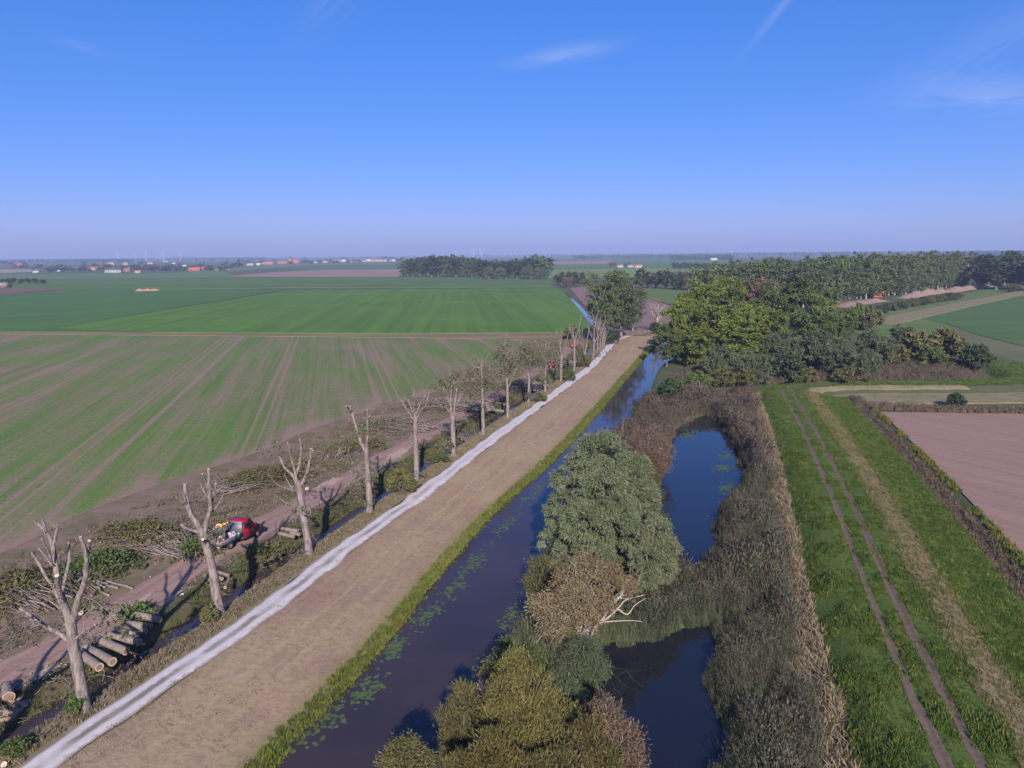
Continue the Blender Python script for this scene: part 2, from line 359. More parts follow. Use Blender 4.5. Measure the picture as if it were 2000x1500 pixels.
Cn = C[(C[:, 1] > 3) & (C[:, 1] < 285)]; LBn = LB[(LB[:, 1] > 2) & (LB[:, 1] < 292)]
bank_a, bank_b = offset(Cn, .75), offset(LBn, .35)
strip('dry_grass_bank', bank_a, bank_b, M_bank, dz=-.015, m=26, n=420, jit=(.12, .18), skirt=.12, label='mown straw coloured bank sloping from the path to the river')

# verge with the trees, ditch banks
mv = soil('verge_grass', [(.25,.195,.125), (.185,.155,.08), (.30,.235,.16)], .35, 2.2)
strip('tree_verge', offset(C, -4.2), offset(C, -.8), mv.m, dz=-.02, m=8, jit=(.2, .12), label='narrow brown verge under the row of cut trees')
md = soil('ditch_bank_grass', [(.085,.095,.035), (.15,.115,.07), (.07,.08,.028)], .4, 2.6)
strip('ditch_bank', offset(C, -8.6), offset(C, -4.1), md.m, dz=-.02, m=14, jit=(.35, .15), label='green grassy banks of the narrow ditch')
# logging track and trampled strip
ms = soil('trampled_soil', [(.235,.165,.122), (.145,.125,.062), (.255,.182,.138)], .22, 1.8)
fe = resample(curve([(-1500,1560),(-700,1330),(0,1085),(180,1000),(340,940),(520,880),(640,830),(840,770),(1000,715),(1065,678),(1110,662)]), 2.0)
tl = offset(C, -8.4); sel = (tl[:, 1] > 12) & (tl[:, 1] < 268)
strip('trampled_ground', offset(fe, -6.0), tl[sel], ms.m, dz=-.03, m=20, n=220, jit=(1.3, .3), skirt=.05, label='trampled bare strip between the crop field and the ditch')
m = NM('track_earth', .95, .1); co = m.coord(); u, v = uvsplit(m); f1 = m.noise(co, 1.8, 5, .7)
along = m.n('ShaderNodeCombineXYZ'); m.l(m.math('MULTIPLY', u, .08), along.inputs[0]); m.l(m.math('MULTIPLY', v, 5.0), along.inputs[1]); st = m.noise(along.outputs[0], 1.4, 4, .6, .4)
c = m.mix(m.step(st, .35, .68), (.325,.215,.17), (.235,.152,.122)); c = m.mix(m.step(f1, .42, .8, 0, .6), c, (.39,.275,.22)); m.col(c); m.bump(m.math('ADD', f1, st), .5, .12); M_track = m.m
jt = offset(C, -11.9+.5*np.sin(np.arange(len(C))*.05)); sel = (jt[:, 1] > 10) & (jt[:, 1] < 236)
strip('logging_track', offset(jt[sel], -2.0), offset(jt[sel], 2.0), M_track, dz=.015, m=10, jit=(.35, .35), skirt=.1, label='reddish brown earth track beside the ditch')

# water
m = NM('water', .04, .5); m.col((.012,.014,.020)); co = m.coord(); m.b.inputs['IOR'].default_value = 1.33
w1 = m.noise(m.mapped(co, .4, (1, .6, 1)), 1.1, 3, .5); m.bump(w1, .035, .05); M_water = m.m
m = NM('murky_river_water', .05, .5); co = m.coord(); m.b.inputs['IOR'].default_value = 1.33
m.col(m.mix(m.step(m.noise(co, .12, 4, .6), .35, .7), (.050,.035,.036), (.036,.027,.030))); w1 = m.noise(m.mapped(co, .4, (1, .6, 1)), 1.1, 3, .5); m.bump(w1, .035, .05); M_river = m.m
def water(name, pts, z, mat, label):
    mb = MB(); mb.add(np.column_stack([pts, np.full(len(pts), z)]), [list(range(len(pts)))]); return struct(mb.build(name, mat), label)
def grow(poly, d):
    a = np.roll(poly, 1, 0); b = np.roll(poly, -1, 0); t = b-a; t /= np.linalg.norm(t, axis=1)[:, None]; n = np.stack([t[:, 1], -t[:, 0]], 1)
    area = .5*np.sum(poly[:, 0]*np.roll(poly[:, 1], -1)-np.roll(poly[:, 0], -1)*poly[:, 1]); return poly+n*d*np.sign(area)
def quadwater(name, a, b, z, mat, label):
    n = max(len(a), len(b)); a = resample(a, n=n); b = resample(b, n=n); i = np.arange(n-1); mb = MB()
    mb.add(np.column_stack([np.vstack([a, b]), np.full(2*n, z)]), np.stack([i, n+i, n+i+1, i+1], 1)); return struct(mb.build(name, mat), label)
quadwater('river', offset(LB, -.6), offset(RB, .7), ZW, M_river, 'dark calm river between dry bank and reedy islands')
water('pond', grow(POND1, .8), ZW-.004, M_water, 'deep blue pond beside the big grey willow')
water('pond', grow(POND2, .8), ZW-.008, M_water, 'dark pond at the bottom of the picture behind yellow shrubs')
sel = (C[:, 1] > 4) & (C[:, 1] < 245)
quadwater('ditch_water', offset(C[sel], -6.9), offset(C[sel], -4.9), -1.08, M_river, 'narrow strip of ditch water behind the row of cut trees')

# right hand dike: grass, ruts, dry stubble belt, slope
m = NM('lush_grass', .9, .15); co = m.coord(); b1 = m.noise(co, .25, 4, .6); b2 = m.noise(co, 2.0, 5, .75); b3 = m.noise(co, .8, 4, .7)
c = m.mix(m.step(b1, .35, .65), (.058,.105,.018), (.088,.13,.026)); c = m.mix(m.step(b2, .42, .75, 0, .75), c, (.12,.155,.035)); c = m.mix(m.step(b3, .56, .78, 0, .6), c, (.042,.078,.016)); m.col(c); m.bump(b2, .6, .15); M_lush = m.m
selr = (RR[:, 1] > 2) & (RR[:, 1] < 192); RS = RR[selr]
ONE = np.ones(len(RS))
i_bend = np.argmax(RS[:, 1] > 158); kb = np.arange(len(RS))
tight = 1-.0*kb
strip('grass_dike', offset(RS, -5.4*ONE), offset(RS, 3.4*ONE), M_lush, dz=.02, m=16, jit=(.35, .3), label='lush green grass on the crown of the dike')
m = NM('rut_earth', .95, .1); co = m.coord(); f1 = m.noise(co, 2.2, 5, .7); f2 = m.noise(co, .5, 3, .6)
c = m.mix(m.step(f1, .35, .7), (.165,.12,.09), (.115,.085,.062)); c = m.mix(m.step(f2, .50, .7, 0, .7), c, (.08,.095,.03)); m.col(c); m.bump(f1, .5, .1); M_rut = m.m
RUT = RS[:int(len(RS)*.80)]
for s_, nm in ((-1, 'bare earth wheel rut of the grass track on the pond side'), (1, 'bare earth wheel rut of the grass track on the field side')):
    strip('wheel_rut', offset(RUT, s_*.93-.33), offset(RUT, s_*.93+.33), M_rut, dz=.10, m=6, jit=(.12, .12), skirt=.06, label=nm)
mst = soil('dry_mown_grass', [(.265,.22,.125), (.16,.16,.065), (.315,.26,.16)], .3, 1.9)
RSn = RS[:int(np.argmax(RS[:, 1] > 153))]
RSb = RS[:int(len(RS)*.8)]; o1 = 2.2+.6*np.sin(np.arange(len(RSb))*.045+1)+np.interp(RSb[:, 1], [2, 60, 150], [.9, .9, 1.0])
strip('dry_mown_belt', offset(RSb, o1), offset(RSb, 5.9), mst.m, dz=.045, m=10, jit=(.45, .3), skirt=.08, label='straw coloured mown belt along the dike shoulder')
msl = soil('slope_grass', [(.075,.122,.024), (.105,.138,.036), (.06,.10,.018)], .35, 1.9)
strip('dike_slope', offset(RSn, 5.6), offset(RSn, 11.2), msl.m, dz=.02, m=14, jit=(.2, .3), skirt=.1, label='green slope of the dike above the reedy ditch')
mfo = soil('trodden_edge', [(.215,.165,.13), (.16,.15,.065), (.26,.20,.15)], .4, 2.4)
strip('reed_edge_path', offset(RSn, -7.6), offset(RSn, -5.2), mfo.m, dz=.03, m=8, jit=(.4, .35), skirt=.06, label='trodden brown margin between reeds and dike grass')
hd = RS[(RS[:, 1] > 157.5) & (kb > i_bend)] if i_bend else RS[-5:]

# ------------------------------------------------------------------ fields
a_row = R(12.9)
m = NM('sprouting_crop', .95, .1); co = m.coord(); v = m.mapped(co, -a_row, (1, 1, 1)); sp = m.n('ShaderNodeSeparateXYZ'); m.l(v, sp.inputs[0])
wob = m.math('ADD', sp.outputs[0], m.math('MULTIPLY', m.noise(co, .05, 2, .5), 3.0))
big = m.noise(m.mapped(v, 0, (.16, .012, 1)), 1.0, 3, .55); fin = m.noise(m.mapped(v, 0, (.85, .012, 1)), 1.0, 2, .5); fin2 = m.noise(m.mapped(v, 0, (2.6, .02, 1)), 1.0, 2, .5)
isl = m.noise(co, .03, 3, .55); spk = m.noise(co, 2.6, 4, .85); spk2 = m.noise(co, .7, 3, .7)
den = m.math('ADD', m.math('ADD', m.math('MULTIPLY', big, .52), m.math('MULTIPLY', fin, .46)), m.math('ADD', m.math('MULTIPLY', isl, .55), m.math('MULTIPLY', fin2, .35)))
den = m.math('ADD', den, m.math('ADD', m.math('MULTIPLY', m.math('SUBTRACT', spk, .5), 1.1), m.math('MULTIPLY', m.math('SUBTRACT', spk2, .5), .5)))
def wheel_line(period, off_, w, amt):
    q_ = m.math('ABSOLUTE', m.math('SUBTRACT', m.math('FRACT', m.math('ADD', m.math('MULTIPLY', sp.outputs[0], 1/period), off_)), .5)); return m.step(q_, w/period, w*.3/period, 0, amt)
for pr_, of_, w_, a_ in ((24.0, .0, .35, .28), (24.0, .075, .35, .28), (39.0, .3, .8, .22)): den = m.math('SUBTRACT', den, wheel_line(pr_, of_, w_, a_))
cs = m.mix(m.step(spk, .3, .7), (.285,.195,.15), (.235,.16,.12)); cg = m.mix(m.step(isl, .35, .65), (.064,.152,.020), (.092,.18,.028))
at_ = m.n('ShaderNodeAttribute', attribute_name='edge'); den = m.math('SUBTRACT', den, m.step(m.math('ADD', at_.outputs['Fac'], m.math('MULTIPLY', m.math('SUBTRACT', big, .5), 22)), 5, -3, 0, .4)); m.col(m.mix(m.step(den, .62, 1.18), cs, cg)); m.bump(spk, .35, .08); M_crop = m.m
fe2 = resample(fe, n=60); far_edge = [(1085,664),(800,659),(400,655),(0,652),(-700,646),(-1500,640)]
FE = np.array([P(x, y, .03)[:2] for x, y in far_edge]); left_edge = [FE[-1]+[-60, -60]]
cf = np.vstack([fe2+np.array([-.6, .6]), FE, [[-330, 200], [-190, 40]]])
nA, nB = 150, 50; ea = resample(offset(fe, -.5), n=nA); eb = resample(FE[::-1], n=nA); t_ = np.linspace(0, 1, nB+1)**1.6; xy_ = (ea[:, None]*(1-t_[None, :, None])+eb[:, None]*t_[None, :, None]).reshape(-1, 2); i_ = (np.arange(nA-1)[:, None]*(nB+1)+np.arange(nB)[None]).ravel()
mb = MB(); mb.add(np.column_stack([xy_, np.full(len(xy_), .0)]), np.stack([i_, i_+1, i_+nB+2, i_+nB+1], 1)); o_ = mb.build('crop_field', M_crop); struct(o_, 'patchy field of young green seedlings in pale rows on brown soil')
ed, _ = near_curve(ea, xy_); o_.data.attributes.new('edge', 'FLOAT', 'POINT').data.foreach_set('value', np.abs(ed).astype('f4'))
def rowfield(name, c1, c2, ang, across=.14, along=.004, fine=.8):
    m = NM(name, .95, .1); co = m.coord(); v = m.mapped(co, ang, (across, along, 1)); a = m.noise(v, 1., 4, .6, .1); b = m.noise(co, fine, 4, .7); d = m.noise(co, .02, 3, .55)
    c = m.mix(m.step(a, .32, .68), c1, c2); c = m.mix(m.step(b, .4, .8, 0, .45), c, tuple(x*.65 for x in c1)); c = m.mix(m.step(d, .45, .75, 0, .4), c, tuple(x*1.2 for x in c2)); m.col(c); m.bump(b, .3, .1); return m.m
GRA = rowfield('tall_grass_crop', (.072,.155,.024), (.105,.195,.034), R(-4), .22, .004)
GRB = rowfield('dark_grass_crop', (.062,.135,.032), (.080,.158,.040), R(38), .12, .01)
GRC = rowfield('far_grass_crop', (.078,.14,.036), (.10,.165,.045), R(60), .05, .01)
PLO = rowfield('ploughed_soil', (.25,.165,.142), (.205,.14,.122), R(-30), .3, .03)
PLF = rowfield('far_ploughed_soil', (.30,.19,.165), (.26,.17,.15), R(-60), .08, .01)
PAL = rowfield('pale_stubble', (.28,.22,.16), (.33,.26,.19), R(-60), .15, .01)
YEL = rowfield('bright_meadow', (.15,.20,.045), (.19,.235,.06), R(-80), .05, .01)
MED = rowfield('green_meadow', (.10,.155,.042), (.13,.175,.055), R(-60), .1, .02)
sheet('field_margin', [(-1500,639.6),(-700,645.6),(0,652.2),(400,655.2),(800,659.2),(1088,664),(1122,655),(1128,647),(1050,650),(700,651),(0,647),(-700,641)], .10, rowfield('margin_grass', (.15,.14,.06), (.28,.195,.125), R(85), .25, .01), 'thin pale margin between the crop field and the green field')
sheet('grass_field', [(110,640),(560,566.5),(1093,563),(1118,588),(1138,612),(1152,634),(1140,647),(1050,649),(700,650.5),(300,648.5)], .30, GRA, 'bright green grass field in front of the wood')
sheet('grass_field', [(107,640.3),(298,648.5),(0,646.8),(-700,640),(-1300,580),(-300,577),(0,575),(130,566),(260,565),(557,566)], .27, GRB, 'darker blue green field left of the diagonal line')
sheet('grass_field', [(-400,570),(0,568),(560,562),(1082,560.5),(1075,545),(780,540),(500,541),(-400,549)], .20, GRC, 'long green field just below the wood and village')
sheet('ploughed_field', [(-900,582),(0,573.6),(130,565.2),(120,563.5),(-900,574)], .34, rowfield('red_brown_soil', (.21,.10,.10), (.18,.09,.09), 0), 'narrow red brown ploughed strip at the left edge')
sheet('pale_field', [(-600,536),(0,533.5),(78,530),(75,526),(-600,527)], .12, PAL, 'pale stubble field in front of the red barn')
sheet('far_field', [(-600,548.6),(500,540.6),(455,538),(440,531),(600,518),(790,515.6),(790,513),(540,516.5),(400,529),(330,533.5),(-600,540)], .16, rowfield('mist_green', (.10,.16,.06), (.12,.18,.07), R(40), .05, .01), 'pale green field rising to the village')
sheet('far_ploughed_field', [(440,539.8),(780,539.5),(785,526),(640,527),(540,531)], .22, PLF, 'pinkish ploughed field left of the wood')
sheet('far_field', [(560,526.7),(640,526.8),(785,525.8),(785,520),(690,520.5)], .19, GRB, 'dark green field strip below the white village')
sheet('ploughed_field', [(1112,562),(1145,560),(1250,578),(1330,603),(1330,640),(1205,652),(1172,632)], .30, PLO, 'brown ploughed field behind the tall leafy poplars')
sheet('meadow', [(1240,575.5),(1245,563),(1400,566),(1410,600),(1330,600)], .33, MED, 'small green meadow behind the ploughed field')
sheet('bright_meadow', [(1070,543),(1080,527),(1425,522),(1430,534),(1250,541)], .15, YEL, 'bright yellow green meadow beyond the round trees')
sheet('far_field', [(1076,526.5),(1080,510),(1430,505),(1430,521.5)], .12, GRC, 'wide green field around the small farm')
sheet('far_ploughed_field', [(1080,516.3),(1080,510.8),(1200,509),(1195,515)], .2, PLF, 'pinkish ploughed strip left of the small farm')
# ditch with blue water running back along the grass field
wp = [(1104,572),(1112,577),(1136,600),(1168,634),(1155,634),(1128,604),(1109,581)]
water('ditch_water', np.array([P(x, y, .03)[:2] for x, y in wp]), .03, M_water, 'straight pale blue ditch beside the bright green field')
# right hand fields
sheet('ploughed_field', np.vstack([[[140, 129], [125, 60], [60, 8]], offset(RSn, 14.3)[(RSn[:, 1] > 12) & (RSn[:, 1] < 139)][::6]]), .09, rowfield('harrowed_soil', (.31,.205,.158), (.255,.168,.13), R(-28), .9, .03, 1.2), 'bare pinkish brown field at the right edge', px=False)
sheet('pale_margin', [(1600,765),(1700,768),(2000,763),(2300,770),(2300,793),(2000,786),(1720,789),(1640,782)], .11, mst.m, 'pale mown headland inside the bend of the grass track')
sheet('grass_field', [(1800,622),(1900,598),(2000,576),(2250,540),(2700,640),(2300,745),(2000,676),(1905,652),(1850,632)], .14, rowfield('striped_grass', (.068,.128,.035), (.095,.155,.05), R(-68), .25, .012), 'green field with tractor lines at the right edge')
sheet('stubble_strip', [(1705,628),(1722,620),(1860,592),(2000,566),(2250,533),(2250,540),(2000,575),(1900,597),(1800,621),(1740,634)], .18, mst.m, 'tan reedy strip between the green field and the dike')
sheet('green_strip', [(1700,624),(1712,610),(1840,580),(1960,560),(2100,548),(2000,564),(1860,590),(1722,618)], .10, MED, 'thin green strip beyond the tan belt')
sheet('field_headland', [(1850,633),(1905,653),(2000,677),(2300,746),(2300,790),(2000,722),(1930,692),(1885,672)], .11, rowfield('headland_lines', (.115,.13,.055), (.15,.15,.075), R(-68), .9, .01), 'dry headland with tractor lines below the green field')
sheet('grass_verge', [(1932,693),(2000,722.5),(2250,785),(2250,820),(2000,738),(1960,712)], .13, msl.m, 'bright green verge at the right edge above the track bend')
sheet('rough_grass', [(1640,640),(1700,628),(1740,634.5),(1800,622),(1850,633),(1885,672),(1800,680),(1700,660)], .07, MED, 'rough grass between the willow bushes and the fields')

# ================================================================== VEGETATION KIT
def foliage(name, dark, mid, light, trans=.18, clump=.7, var=.25, rough=.75):
    m = NM(name, rough, .25); co = m.coord(); inf = m.n('ShaderNodeObjectInfo'); geo = m.n('ShaderNodeNewGeometry')
    big = m.noise(co, clump, 3, .6); fin = m.noise(co, 7.0, 2, .7)
    big2 = m.noise(co, clump*.35, 2, .5); c = m.mix(m.step(big, .34, .62), mid, light); c = m.mix(m.step(fin, .40, .72, 0, .85), c, dark); c = m.mix(m.step(big2, .48, .66, 0, .6), c, tuple((a_+b_)*.5*k_ for a_, b_, k_ in zip(dark, mid, (1.15, .95, .9))))
    hsv = m.n('ShaderNodeHueSaturation'); m.put(hsv.inputs['Color'], c)
    m.l(m.math('ADD', 1-var, m.math('MULTIPLY', inf.outputs['Random'], 2*var)), hsv.inputs['Value']); m.l(m.math('ADD', .49, m.math('MULTIPLY', inf.outputs['Random'], .02)), hsv.inputs['Hue'])
    m.col(hsv.outputs[0]); tr = m.n('ShaderNodeBsdfTranslucent'); m.l(hsv.outputs[0], tr.inputs[0]); ad = m.n('ShaderNodeMixShader'); ad.inputs[0].default_value = trans
    m.l(m.b.outputs[0], ad.inputs[1]); m.l(tr.outputs[0], ad.inputs[2]); m.l(ad.outputs[0], m.out.inputs[0]); return m.m
def bark(name, c1, c2, c3):
    m = NM(name, .95, .15); co = m.coord(); v = m.mapped(co, 0, (1, 1, .22)); a = m.noise(v, 5.5, 5, .7, .4); b = m.noise(co, 1.2, 4, .6); cr = m.vor(v, 9.0)
    c = m.mix(m.step(a, .35, .68), c1, c2); c = m.mix(m.step(b, .5, .75, 0, .6), c, c3); m.col(c); m.bump(m.math('ADD', a, m.math('MULTIPLY', cr, .6)), .9, .06); return m.m
B_grey = bark('pale_grey_bark', (.28,.235,.22), (.11,.088,.078), (.135,.128,.085))
B_dark = bark('dark_bark', (.16,.135,.12), (.10,.085,.075), (.12,.12,.08))
B_pale = bark('pale_poplar_bark', (.30,.275,.26), (.19,.17,.16), (.22,.21,.17))
B_twig = bark('bleached_twig', (.42,.36,.33), (.33,.28,.26), (.38,.33,.27))
L_willow = foliage('willow_leaves', (.078,.10,.046), (.138,.168,.086), (.20,.228,.132), clump=.35, var=.08)
L_greywillow = foliage('grey_willow_leaves', (.054,.074,.036), (.092,.118,.060), (.128,.156,.084), clump=.45, var=.12)
L_drywillow = foliage('half_dry_willow_leaves', (.13,.10,.045), (.20,.165,.085), (.26,.215,.13), clump=.6, var=.1)
L_yellow = foliage('autumn_yellow_leaves', (.062,.068,.022), (.118,.118,.040), (.20,.165,.055), clump=.9, var=.12)
L_olive = foliage('olive_leaves', (.07,.075,.025), (.12,.125,.045), (.16,.15,.06), clump=.5, var=.15)
L_yelgreen = foliage('yellow_green_leaves', (.050,.082,.014), (.108,.156,.026), (.178,.205,.034), clump=.28, var=.14)
L_green = foliage('green_leaves', (.042,.070,.019), (.080,.122,.033), (.118,.16,.045), clump=.3, var=.2)
L_dark = foliage('dark_green_leaves', (.022,.042,.018), (.042,.066,.028), (.06,.085,.036), clump=.3, var=.2)
L_poplar = foliage('poplar_leaves', (.044,.068,.025), (.088,.122,.044), (.128,.162,.064), clump=.3, var=.16)
L_brown = foliage('red_brown_leaves', (.095,.065,.04), (.165,.115,.075), (.21,.155,.105), clump=.5, var=.12)
L_brush = foliage('wilting_leaves', (.05,.055,.018), (.105,.108,.036), (.16,.15,.06), clump=.6, var=.15)
L_twigred = foliage('reddish_twigs', (.13,.09,.075), (.20,.14,.12), (.25,.185,.15), clump=.6, var=.1, trans=.1)

def unit(v): return v/(np.linalg.norm(v, axis=-1, keepdims=True)+1e-9)
def add_leaves(mb, pos, ax, size, aspect, rng, mi=0, jit=.35):
    n = len(pos); ax = unit(ax); L = size*(1+jit*rng.standard_normal(n)).clip(.4, 1.9)[:, None]; b = unit(np.cross(ax, rng.standard_normal((n, 3)))); w = L*aspect
    V = np.stack([pos-ax*L*.5, pos+b*w*.5, pos+ax*L*.5, pos-b*w*.5], 1).reshape(-1, 3); i = np.arange(n)*4
    mb.add(V, np.stack([i, i+1, i+2, i+3], 1), mi)
def crown_points(rng, lobes, n, per=34, spread=.30, shell=.5, up=.15):
    lob = np.array([[*c, *( (r, r, r) if np.isscalar(r) else r)] for c, r in lobes], float); w = (lob[:, 3]*lob[:, 5]); w /= w.sum()
    k = max(3, n//per); li = rng.choice(len(lob), k, p=w); d = unit(rng.standard_normal((k, 3))+np.array([0, 0, up])); rr = shell+(1-shell)*rng.random(k)**.5
    cc = lob[li, :3]+d*lob[li, 3:]*rr[:, None]; ci = np.repeat(np.arange(k), per)
    s = lob[li, 3:].mean(1)*spread; pos = cc[ci]+rng.standard_normal((len(ci), 3))*(s[ci])[:, None]*np.array([1, 1, .75])*.8
    return pos, unit(pos-lob[li[ci], :3]*1.0+np.array([0, 0, .2]))
def limb_pts(rng, a, b, n=7, sag=.0, wob=.04):
    a, b = np.array(a, float), np.array(b, float); t = np.linspace(0, 1, n)[:, None]; L = np.linalg.norm(b-a)
    p = a+(b-a)*t; p[:, 2] += sag*L*np.sin(np.pi*t[:, 0]); w = rng.standard_normal((n, 3))*wob*L; w[0] = 0; w[-1] = 0; return p+w*np.sin(np.pi*t)
class Kind:
    """a tree or shrub model: trunk and crown meshes, with its own height and width"""
    def __init__(s, seed, h, w, trunk=.3, lobes=9, n=3000, size=.6, aspect=.7, shape='round', leaf=None, brk=None, per=34, spread=.30, droop=0., shell=.5, stems=1, rt=None, limbs=True, rand=.55, bare=0):
        rng = np.random.default_rng(seed); s.h, s.w = h, w; L = []; R0 = w/2
        for i in range(lobes):
            u = (i+.5)/lobes; ang = i*2.399+rng.random()*.7
            if shape == 'round': zz = trunk+(1-trunk)*(.12+.76*u); rad = R0*.62*math.sin(math.pi*min(1, max(.12, .25+.75*(1-u)*1.0)))*.95; lr = R0*(.36+.14*rng.random())
            elif shape == 'poplar': zz = trunk+(1-trunk)*(.06+.86*u); rad = R0*.45*(1-abs(u-.42)*1.15); lr = R0*(.52+.16*rng.random())*(1-.25*max(0, u-.6)/.4)
            elif shape == 'column': zz = trunk+(1-trunk)*(.1+.8*u); rad = R0*.35; lr = R0*.55
            elif shape == 'dome': zz = (1-trunk)*(.16+.62*u**.8)+trunk*.6; rad = R0*.70*math.sqrt(max(.05, 1-u**1.6)); lr = R0*(.30+.12*rng.random())
            elif shape == 'ball': zz = trunk+(1-trunk)*(.3+.4*rng.random()); rad = R0*.3; lr = R0*.66
            L.append(((rad*math.cos(ang), rad*math.sin(ang), zz*h), (lr, lr, lr*(1.15 if shape != 'dome' else .85))))
        s.lobes = L; pos, out = crown_points(rng, L, n, per, spread, shell); ok = pos[:, 2] > .04*h; pos, out = pos[ok], out[ok]
        ax = out*.6+rng.standard_normal(pos.shape)*rand+np.array([0, 0, -droop]); mb = MB(); add_leaves(mb, pos, ax, size, aspect, rng); s.crown = mb.mesh('crown', leaf)
        tb = MB(); rt = rt or h*.022
        for q in range(stems):
            a0 = q*2.4; base = np.array([.25*R0*math.cos(a0), .25*R0*math.sin(a0), 0]) if stems > 1 else np.zeros(3)
            if limbs and stems == 1:
                top = .82*h; m_ = 9; t = np.linspace(0, 1, m_); pts = np.column_stack([rng.standard_normal(m_)*.012*h*t, rng.standard_normal(m_)*.012*h*t, t*top]); tb.tube(pts, rt*(1-.8*t)+.02+rt*.5*np.exp(-t*30), 7)
        if limbs:
            for c, r in L:
                z0 = c[2]*(.5+.2*rng.random()) if stems == 1 else 0; a = (0, 0, max(z0, trunk*h*.7)) if stems == 1 else (c[0]*.22, c[1]*.22, 0)
                q = np.array(c)*np.array([1.25, 1.25, 1.0])+np.array([0, 0, .15*r[0]]); tb.tube(limb_pts(rng, a, q, 6, .06, .05), np.linspace(rt*.5, rt*.1, 6), 5)
                for _ in range(bare): tb.tube(limb_pts(rng, q*.75+np.array(a)*.25, q+rng.standard_normal(3)*r[0]*.7, 5, 0, .05), np.linspace(rt*.2, rt*.05, 5), 4)
        s.trunk = tb.mesh('trunk', brk or B_dark, True) if tb.V else None
    def put(s, name, x, y, z, h, w, rz, label, cat, group=None, parts=('trunk', 'crown')):
        e = ob(name, None, None, (x, y, z), rz, (w/s.w, w/s.w, h/s.h)); tag(e, label, cat, group)
        if s.trunk is not None: ob(parts[0], s.trunk, e)
        ob(parts[1], s.crown, e); return e
    def at(s, name, px, pyb, pyt, wpx, label, cat, group=None, rz=None, z=None, parts=('trunk', 'crown')):
        b = PG(px, pyb) if z is None else P(px, pyb, z); Y = b[1]; Z = Y*math.cos(PITCH)+(HCAM-b[2])*math.sin(PITCH); top = PL(px, pyt, Y)[2]
        return s.put(name, b[0], Y, b[2]-.05, max(.8, top-b[2]), wpx*Z/F_PX, random.uniform(0, 6.28) if rz is None else rz, label, cat, group, parts)

# scattered ground cover: points carry their own turn, size and pick; the tufts are real little meshes
def scatter(name, protos, pts, label, scale=(.8, 1.2), tilt=.12, seed=1, sc=None, parent=None):
    rng = np.random.default_rng(seed); pts = np.asarray(pts, 'f4'); n = len(pts)
    me = bpy.data.meshes.new(name); me.vertices.add(n); me.vertices.foreach_set('co', pts.ravel())
    at = me.attributes.new('turn', 'FLOAT_VECTOR', 'POINT'); at.data.foreach_set('vector', np.column_stack([rng.normal(0, tilt, n), rng.normal(0, tilt, n), rng.random(n)*6.283]).astype('f4').ravel())
    at = me.attributes.new('size', 'FLOAT', 'POINT'); at.data.foreach_set('value', (rng.uniform(*scale, n) if sc is None else sc*rng.uniform(*scale, n)).astype('f4'))
    at = me.attributes.new('pick', 'INT', 'POINT'); at.data.foreach_set('value', rng.integers(0, len(protos), n).astype('i4'))
    col = bpy.data.collections.new(name+'_models')
    for p in protos: col.objects.link(p)
    ng = bpy.data.node_groups.new(name+'_nodes', 'GeometryNodeTree'); ng.interface.new_socket('Geometry', in_out='INPUT', socket_type='NodeSocketGeometry'); ng.interface.new_socket('Geometry', in_out='OUTPUT', socket_type='NodeSocketGeometry')
    N = ng.nodes.new; i = N('NodeGroupInput'); o = N('NodeGroupOutput'); iop = N('GeometryNodeInstanceOnPoints'); ci = N('GeometryNodeCollectionInfo'); ci.inputs[0].default_value = col; ci.inputs['Separate Children'].default_value = True; ci.inputs['Reset Children'].default_value = True
    def na(nm, ty):
        a = N('GeometryNodeInputNamedAttribute'); a.data_type = ty; a.inputs[0].default_value = nm; return a.outputs[0]
    ng.links.new(i.outputs[0], iop.inputs['Points']); ng.links.new(ci.outputs[0], iop.inputs['Instance']); iop.inputs['Pick Instance'].default_value = True
    ng.links.new(na('pick', 'INT'), iop.inputs['Instance Index']); ng.links.new(na('turn', 'FLOAT_VECTOR'), iop.inputs['Rotation']); ng.links.new(na('size', 'FLOAT'), iop.inputs['Scale']); ng.links.new(iop.outputs[0], o.inputs[0])
    ob_ = ob(name, me, parent); md = ob_.modifiers.new('scatter', 'NODES'); md.node_group = ng
    ob_['kind'] = 'stuff'
    if label: ob_['label'] = label
    return ob_
def proto(name, mb, mats): return bpy.data.objects.new(name, mb.mesh(name, mats))
def blades(rng, n, h, spread, width, lean, mb=None, mi=0, plume=0, pmi=1):
    mb = mb or MB()
    for k in range(n):
        a = rng.random()*6.28; r = spread*rng.random()**.5; b = np.array([r*math.cos(a), r*math.sin(a), 0]); hh = h*rng.uniform(.55, 1.1); t = rng.random()*6.28; le = lean*hh*rng.uniform(.2, 1.2)
        d = np.array([math.cos(t), math.sin(t), 0]); s = np.array([-d[1], d[0], 0])*width/2; m1 = b+np.array([0, 0, hh*.6])+d*le*.35; tp = b+np.array([0, 0, hh])+d*le
        mb.add([b-s*.8, b+s*.8, m1+s, m1-s, tp], [(0, 1, 2, 3)], mi); mb.add([m1-s, m1+s, tp], [(0, 1, 2)], mi)
        if plume and rng.random() < plume: mb.add([tp-s*1.8, tp+d*.1-np.array([0, 0, .02]), tp+s*1.8, tp+d*.14+np.array([0, 0, .26*hh/2.4])], [(0, 1, 2, 3)], pmi)
    return mb
